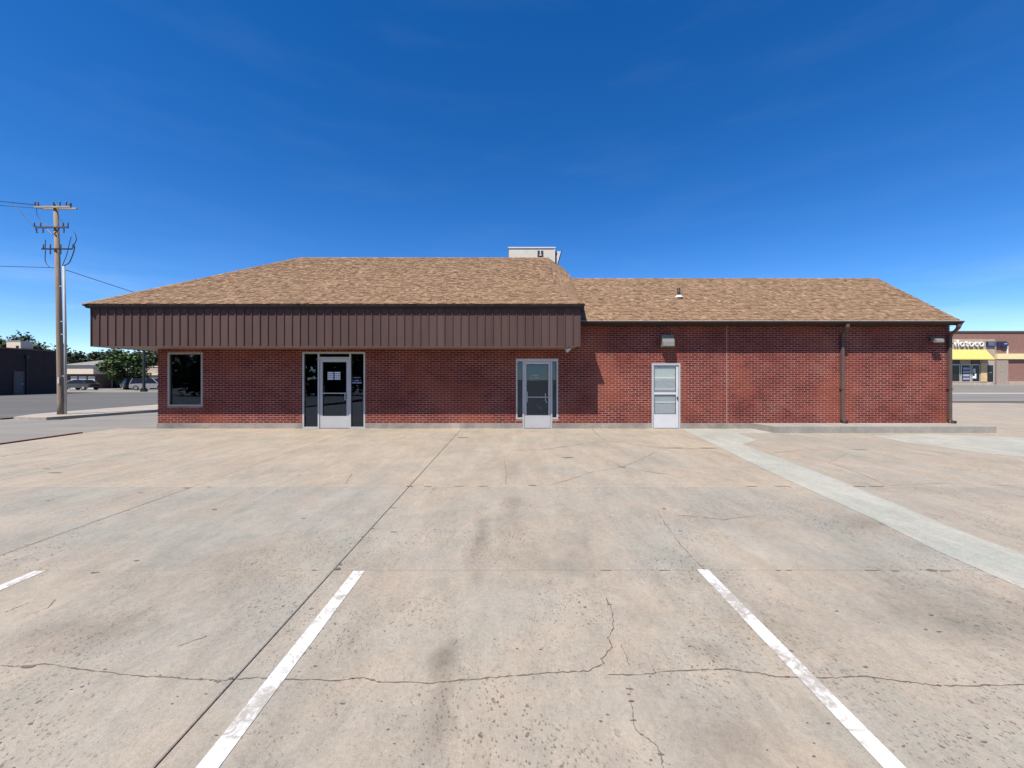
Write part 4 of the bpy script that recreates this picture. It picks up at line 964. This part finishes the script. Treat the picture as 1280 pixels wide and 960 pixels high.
# trees
M['bark'] = mat('bark', (0.10, 0.075, 0.055), 0.95, scale=6)
def leaf_mat(name, c):
    m = mat(name, c, 0.65, var=0.25, scale=1.2, island=0.4); b = m.node_tree.nodes['Principled BSDF']; b.inputs['Specular IOR Level'].default_value = 0.3; return m
M['leaf1'] = leaf_mat('foliage_mid', (0.060, 0.098, 0.026)); M['leaf2'] = leaf_mat('foliage_dark', (0.040, 0.062, 0.026)); M['leaf3'] = leaf_mat('foliage_olive', (0.070, 0.085, 0.035))
def tree(x, y, z, hgt, wid, label, group, mt, nleaf, ls, seed, base=.18):
    rr = random.Random(seed); t = thing('tree', (x, y, z), label, 'tree', group)
    m = MB(); m.tube([(0, 0, -.1), (.05, 0, hgt * .25), (-.05, .05, hgt * .5), (0, 0, hgt * .8)], [hgt * .035, hgt * .028, hgt * .018, hgt * .006], 8)
    cl = []
    for k in range(26):
        u = rr.uniform(-1, 1); a = rr.uniform(0, 2 * math.pi); rad = rr.uniform(.35, 1.0) ** .6
        s_ = math.sqrt(1 - u * u)
        c = Vector((math.cos(a) * s_ * wid / 2 * rad, math.sin(a) * s_ * wid / 2 * rad, hgt * (base + (1 - base) / 2) + u * hgt * (1 - base) / 2 * rad * .92)); cl.append((c, rr.uniform(.09, .19) * (wid + hgt) / 2))
        if k % 3 == 0: m.tube([(0, 0, hgt * rr.uniform(.2, .45)), tuple(c * .55 + Vector((0, 0, hgt * .15))), tuple(c)], [hgt * .014, hgt * .009, hgt * .003], 5)
    m.build('trunk', M['bark'], t)
    mb = MB()
    for k in range(nleaf):
        c, r = cl[rr.randrange(len(cl))]; p = c + Vector((rr.gauss(0, .5), rr.gauss(0, .5), rr.gauss(0, .42))) * r
        a = Vector((rr.gauss(0, 1), rr.gauss(0, 1), rr.gauss(0, .6))).normalized(); b = a.cross(Vector((rr.gauss(0, 1), rr.gauss(0, 1), rr.gauss(0, 1)))).normalized(); s_ = ls * rr.uniform(.6, 1.3)
        mb.face([p - a * s_, p - b * s_ * .55, p + a * s_, p + b * s_ * .55])
    tag(mb.build('crown', mt, t), kind='stuff')
d = 61.0
tree(P2(156, d), d, 0, 6.2, 5.2, 'leafy green tree standing in front of the tan annex', None, M['leaf1'], 7000, .20, 11, .12)
far = [(-8, 105, 425, 8, 'leaf2'), (14, 108, 421, 8, 'leaf3'), (32, 104, 421, 8, 'leaf2'), (52, 110, 430, 8, 'leaf2'), (68, 106, 433, 7, 'leaf3'), (88, 104, 438, 7, 'leaf2'), (104, 112, 441, 8, 'leaf1'), (122, 108, 441, 8, 'leaf2'),
       (138, 110, 437, 8, 'leaf3'), (154, 116, 435, 9, 'leaf2'), (172, 112, 438, 8, 'leaf1'), (190, 108, 440, 8, 'leaf2'), (206, 110, 436, 9, 'leaf3'), (-30, 108, 424, 9, 'leaf2'), (228, 112, 438, 8, 'leaf2')]
for k, (px, d, py, w_, mt) in enumerate(far):
    hh = CH - (py - HY) / F * d
    tree(P2(px, d), d, 0, hh, w_ * random.uniform(.9, 1.25), {'leaf1': 'mid green', 'leaf2': 'dark green', 'leaf3': 'olive green'}[mt] + ' broad tree in the row behind the ' + ('dark brown warehouse' if px < 78 else 'cream garage' if px < 130 else 'tan annex'), 'trees behind the far buildings', M[mt], 5200, .42, 40 + k, .02)
d = 58.0
tree(P2(196, d), d + 6, 0, 6.0, 4.5, 'small green tree beside the parked cars near black lamp post', None, M['leaf1'], 3500, .2, 77, .1)

# cars
M['tyre'] = mat('tyre', (0.02, 0.02, 0.02), 0.8); M['rim'] = mat('rim', (0.45, 0.45, 0.46), 0.35, 0.6); M['tail'] = mat('tail_lamp', (0.25, 0.015, 0.015), 0.3); M['head'] = mat('head_lamp', (0.6, 0.6, 0.6), 0.2)
def car(x, y, rz, paint, label, suv=False, L_=4.6):
    t = thing('parked_car', (x, y, 0), label, 'car', None, rz); W_ = .88; h = 1.68 if suv else 1.44; s = L_ / 4.6
    low = [(-2.28, .32), (-2.3, .62), (-2.22, .86), (-1.5, .93), (1.15, .93), (1.75, .86), (2.2, .72), (2.3, .5), (2.25, .3)]
    rings = []
    m = MB()
    for sy in (-1, -.86, .86, 1):
        k = 0.96 if abs(sy) == 1 else 1.0; n0 = len(m.v)
        for a, b in low: m.v.append((a * s * k, sy * W_, .3 + (b - .3) * (0.9 if abs(sy) == 1 else 1.0)))
        rings.append(n0)
    nl = len(low)
    for r_ in range(3):
        for i in range(nl):
            j = (i + 1) % nl; m.f.append((rings[r_] + i, rings[r_] + j, rings[r_+1] + j, rings[r_+1] + i))
    m.f.append(tuple(rings[0] + i for i in range(nl))); m.f.append(tuple(rings[3] + i for i in range(nl - 1, -1, -1)))
    m.build('body', paint, t)
    cab = [(-2.15 if suv else -1.75, .90), (-1.95 if suv else -1.05, h - .06), (-.9, h), (.1, h), (.45, h - .06), (1.2, .90)]
    m = MB(); n = len(cab)
    m.v = [(a * s, -(W_ - .06) if b < 1 else -(W_ - .22), b) for a, b in cab] + [(a * s, (W_ - .06) if b < 1 else (W_ - .22), b) for a, b in cab]
    m.f = [tuple(range(n)), tuple(range(2*n - 1, n - 1, -1))] + [(i, n + i, n + i + 1, i + 1) for i in range(n - 1)]
    m.build('window_band', M['dark_glass'], t)
    m = MB()
    for i in (1, 2, 3): 
        a, b = cab[i], cab[i+1]; m.face([(a[0]*s, -(W_ - .2), a[1] + .012), (b[0]*s, -(W_ - .2), b[1] + .012), (b[0]*s, W_ - .2, b[1] + .012), (a[0]*s, W_ - .2, a[1] + .012)])
    for i0, i1 in ((0, 1), (4, 5)):
        for sy in (-1, 1):
            a, b = cab[i0], cab[i1]; m.tube([(a[0]*s, sy * ((W_ - .06) if a[1] < 1 else (W_ - .22)), a[1]), (b[0]*s, sy * ((W_ - .06) if b[1] < 1 else (W_ - .22)), b[1])], .045, 6)
    for xx in (-.35,):
        for sy in (-1, 1): m.tube([(xx*s, sy * (W_ - .05), .9), (xx*s, sy * (W_ - .21), h)], .04, 6)
    m.build('roof', paint, t)
    for wx in (-1.42, 1.4):
        for sy in (-1, 1):
            q = MB().tube([(wx*s, sy * (W_ - .2), .33), (wx*s, sy * (W_ + .015), .33)], .33, 16).build('wheel', M['tyre'], t); MB().tube([(wx*s, sy * (W_ + .0155), .33), (wx*s, sy * (W_ + .03), .33)], .2, 12).build('rim', M['rim'], q)
    for sy in (-1, 1):
        MB().box(2.14*s, 2.27*s, sy*.62 - .16, sy*.62 + .16, .60, .72).build('headlight', M['head'], t); MB().box(-2.31*s, -2.2*s, sy*.64 - .15, sy*.64 + .15, .66, .82).build('taillight', M['tail'], t)
def cp(n, c): return mat(n, c, 0.25, 0.4, var=0.03)
d = 58.0; car(P2(101, d), d, R(176), cp('car_grey', (0.075, 0.08, 0.085)), 'dark grey sedan parked in front of the white garage doors')
d = 57.0; car(P2(190, d), d, R(12), cp('car_silver', (0.42, 0.43, 0.44)), 'silver car parked beside the black lamp post', True)
d = 61.0; car(P2(178, d), d, R(60), cp('car_dark', (0.03, 0.032, 0.036)), 'black car parked behind the silver car', True)
d = 50.0; t = thing('lamp_post', (P2(180, d), d, 0), 'straight black lamp post by the parked silver car', 'lamp post')
MB().tube([(0, 0, -.05), (0, 0, 6.5)], [.17, .12], 10).build('shaft', M['black'], t); MB().box(-.25, .25, -.25, .25, -.02, .3).build('base', M['gutter'], t); MB().box(-.15, 1.0, -.15, .15, 6.5, 6.65).build('head', M['black'], t)

# ------------------------------------------------------------------ right background: shop with yellow awning
SD = 46.0; SG = 0.80
M['shop_brick'] = mat('shop_brick', (0.26, 0.135, 0.11), 0.9, scale=3.0, var=0.12); M['shop_tan'] = mat('shop_stucco', (0.42, 0.34, 0.26), 0.9); M['stone'] = mat('shop_stone', (0.33, 0.265, 0.225), 0.9, scale=6, var=0.25)
M['yellow'] = mat('awning_yellow', (0.60, 0.48, 0.13), 0.7, var=0.06); M['band'] = mat('cream_yellow', (0.80, 0.68, 0.36), 0.7, var=0.04); M['navy'] = mat('sign_navy', (0.018, 0.022, 0.07), 0.5); M['sign_white'] = mat('sign_white', (0.80, 0.79, 0.76), 0.5, var=0.03)
M['peach'] = mat('pillar_peach', (0.60, 0.44, 0.24), 0.85)
shop = thing('shop', (P2(1225, SD), SD, SG), 'brick shop with yellow awning and white letter sign across the street', 'building')
SX = P2(1225, SD)
def sx(px): return P2(px, SD) - SX
def sz(py): return CH - (py - HY) / F * SD - SG
def sbox(name, mt, pa, pb, ya, yb, y0, y1, parent=None):
    return MB().box(sx(pa), sx(pb), y0, y1, sz(yb), sz(ya)).build(name, mt, parent or shop)
topz = sz(415.5)
MB().box(sx(1150), sx(1520), 0, 20, -.5, topz).build('wall', M['shop_brick'], shop)
MB().box(sx(1150) - .1, sx(1520) + .1, -.1, 20.1, topz, topz + .16).build('coping', M['brown_trim'], shop)
sbox('sign_panel', M['shop_tan'], 1155, 1243, 424, 450, -.05, -.001)
sbox('rear_panel', M['shop_tan'], 1155, 1243, 450, 481, -.02, -.001)
m = MB(); za, zb_, zc = sz(437), sz(449), sz(450); m.prism([(sx(1155), -.06, za), (sx(1155), -.9, zb_), (sx(1155), -.9, zc), (sx(1155), -.06, zc)], (0, 0, 0), (sx(1231.5) - sx(1155), 0, 0)); aw = m.build('awning', M['yellow'], shop)
for px in (1175, 1189.5, 1204, 1218.5, 1229):
    MB().prism([(sx(px), -.06, za + .012), (sx(px), -.9, zb_ + .012), (sx(px), -.9, zb_ + .045), (sx(px), -.06, za + .045)], (0, 0, 0), (.04, 0, 0)).build('seam', M['band'], aw)
sbox('cream_band', M['band'], 1243.3, 1515, 442.2, 449, -.25, -.001)
st_ = sbox('stone_column', M['stone'], 1243.6, 1258, 449.3, 481, -.18, -.001)
sbox('column_top', M['shop_tan'], 1243.6, 1244.6, 426, 442, -.06, -.001); sbox('corner_strip', M['sign_white'], 1258.2, 1259.6, 431, 479, -.06, -.001)
sbox('base_band', M['shop_tan'], 1259.8, 1515, 476.5, 482, -.08, -.001)
for pa, pb in ((1182, 1199), (1200.5, 1212), (1213.5, 1224)):
    w_ = sbox('window_frame', M['alum'], pa, pb, 455.5, 477.5, -.09, -.03); sbox('pane', M['dark_glass'], pa + .9, pb - .9, 456.5, 476.5, -.1, -.091, w_)
sbox('transom', M['dark_glass'], 1182, 1199, 450.3, 455, -.09, -.03); sbox('transom', M['dark_glass'], 1213.5, 1224, 450.3, 455, -.09, -.03)
q = sbox('poster', M['navy'], 1201.6, 1211, 458, 476, -.118, -.104)
for k in range(4): sbox('poster_row', mat('poster_grey', (0.35, 0.36, 0.42), 0.7) if k == 0 else bpy.data.materials['poster_grey'], 1202.3, 1210.4, 459.5 + k * 4.2, 462 + k * 4.2, -.122, -.119, q)
q = sbox('display', M['sign_white'], 1214.5, 1219, 470, 473, -.115, -.103); sbox('display', M['sign_white'], 1217, 1219, 467, 470, -.115, -.103); sbox('display', M['galv'], 1215, 1218, 461, 466, -.115, -.103)
sbox('pillar', M['peach'], 1224.3, 1232, 454, 477, -.16, -.031); sbox('sill', M['shop_tan'], 1182, 1240, 478, 482, -.14, -.03)
dd = sbox('door_frame', M['alum'], 1231.8, 1241.5, 455, 478, -.09, -.03); sbox('pane', M['dark_glass'], 1232.8, 1240.3, 456.5, 477.3, -.1, -.091, dd); sbox('notice', M['galv'], 1235, 1238, 465, 466.5, -.104, -.1011, dd)
for pa, pb, nm in ((1231.5, 1242, 0), (1244.2, 1250, 1)):
    sbox('sign_board', M['navy'], pa, pb, 427, 433.3, -.2, -.07)
m = MB(); n = 18; zc_, xc, rz_, rx_ = sz(430.6), sx(1253), (sz(427) - sz(434.5)) / 2, (sx(1257.5) - sx(1248.5)) / 2
pp = [(xc + rx_ * math.cos(2*math.pi*i/n), -.24, zc_ + rz_ * math.sin(2*math.pi*i/n)) for i in range(n)]; m.prism(pp, (0, 0, 0), (0, .15, 0)); lo = m.build('sign_board', M['navy'], shop)
sbox('sign_mark', mat('sign_blue', (0.35, 0.38, 0.55), 0.5), 1252, 1256, 429.3, 430.6, -.255, -.241, lo)
for k in range(3): sbox('sign_mark', bpy.data.materials['sign_blue'], 1233, 1240.5, 428.3 + k * 1.5, 428.8 + k * 1.5, -.215, -.201)
cu = bpy.data.curves.new('letters', 'FONT'); cu.body = 'ilotoco'; cu.size = 1.0; cu.extrude = .07; cu.offset = .006; cu.space_character = 1.16; cu.resolution_u = 4
tmp = bpy.data.objects.new('tmp', cu); col.objects.link(tmp); bpy.context.view_layer.update()
me = bpy.data.meshes.new_from_object(tmp.evaluated_get(bpy.context.evaluated_depsgraph_get())); bpy.data.objects.remove(tmp)
xs_ = [v.co.x for v in me.vertices]; ys_ = [v.co.y for v in me.vertices]
kx = (sx(1227.3) - sx(1191.5)) / (max(xs_) - min(xs_)); ky = (sz(424.8) - sz(433.3)) / (max(ys_) - min(ys_)); x_off, y_off = min(xs_), min(ys_)
for v_ in me.vertices: v_.co = Vector((sx(1191.5) + (v_.co.x - x_off) * kx, -.16 - v_.co.z, sz(433.3) + (v_.co.y - y_off) * ky))
me.materials.clear(); me.materials.append(M['sign_white']); link('sign_lettering', me, shop)
m = MB(); m.box(P2(1150, SD), P2(1520, SD), 44.4, SD - .15, .6, G(60, 45) + .14); tag(m.build('pavement', M['walk']), 'pale concrete pavement at the foot of the yellow awning shop', 'pavement', kind='structure')

# trees across the lot, facing the building (seen mirrored in the panes)
for k, (x, y, hh, w_, mt) in enumerate([(-58, -32, 8, 9, 'leaf2'), (-49, -30, 7.5, 9, 'leaf1'), (-41, -31, 8.5, 9, 'leaf2'), (-33, -30, 7.5, 9, 'leaf3'), (-25, -31, 8, 9, 'leaf2'), (-17, -30, 7, 8, 'leaf1')]):
    tree(x, y, G(x, y) - .06, hh, w_, 'dense tree in the row mirrored in the dark front panes', 'trees mirrored in the panes', M[mt], 3500, .5, 90 + k, .0)
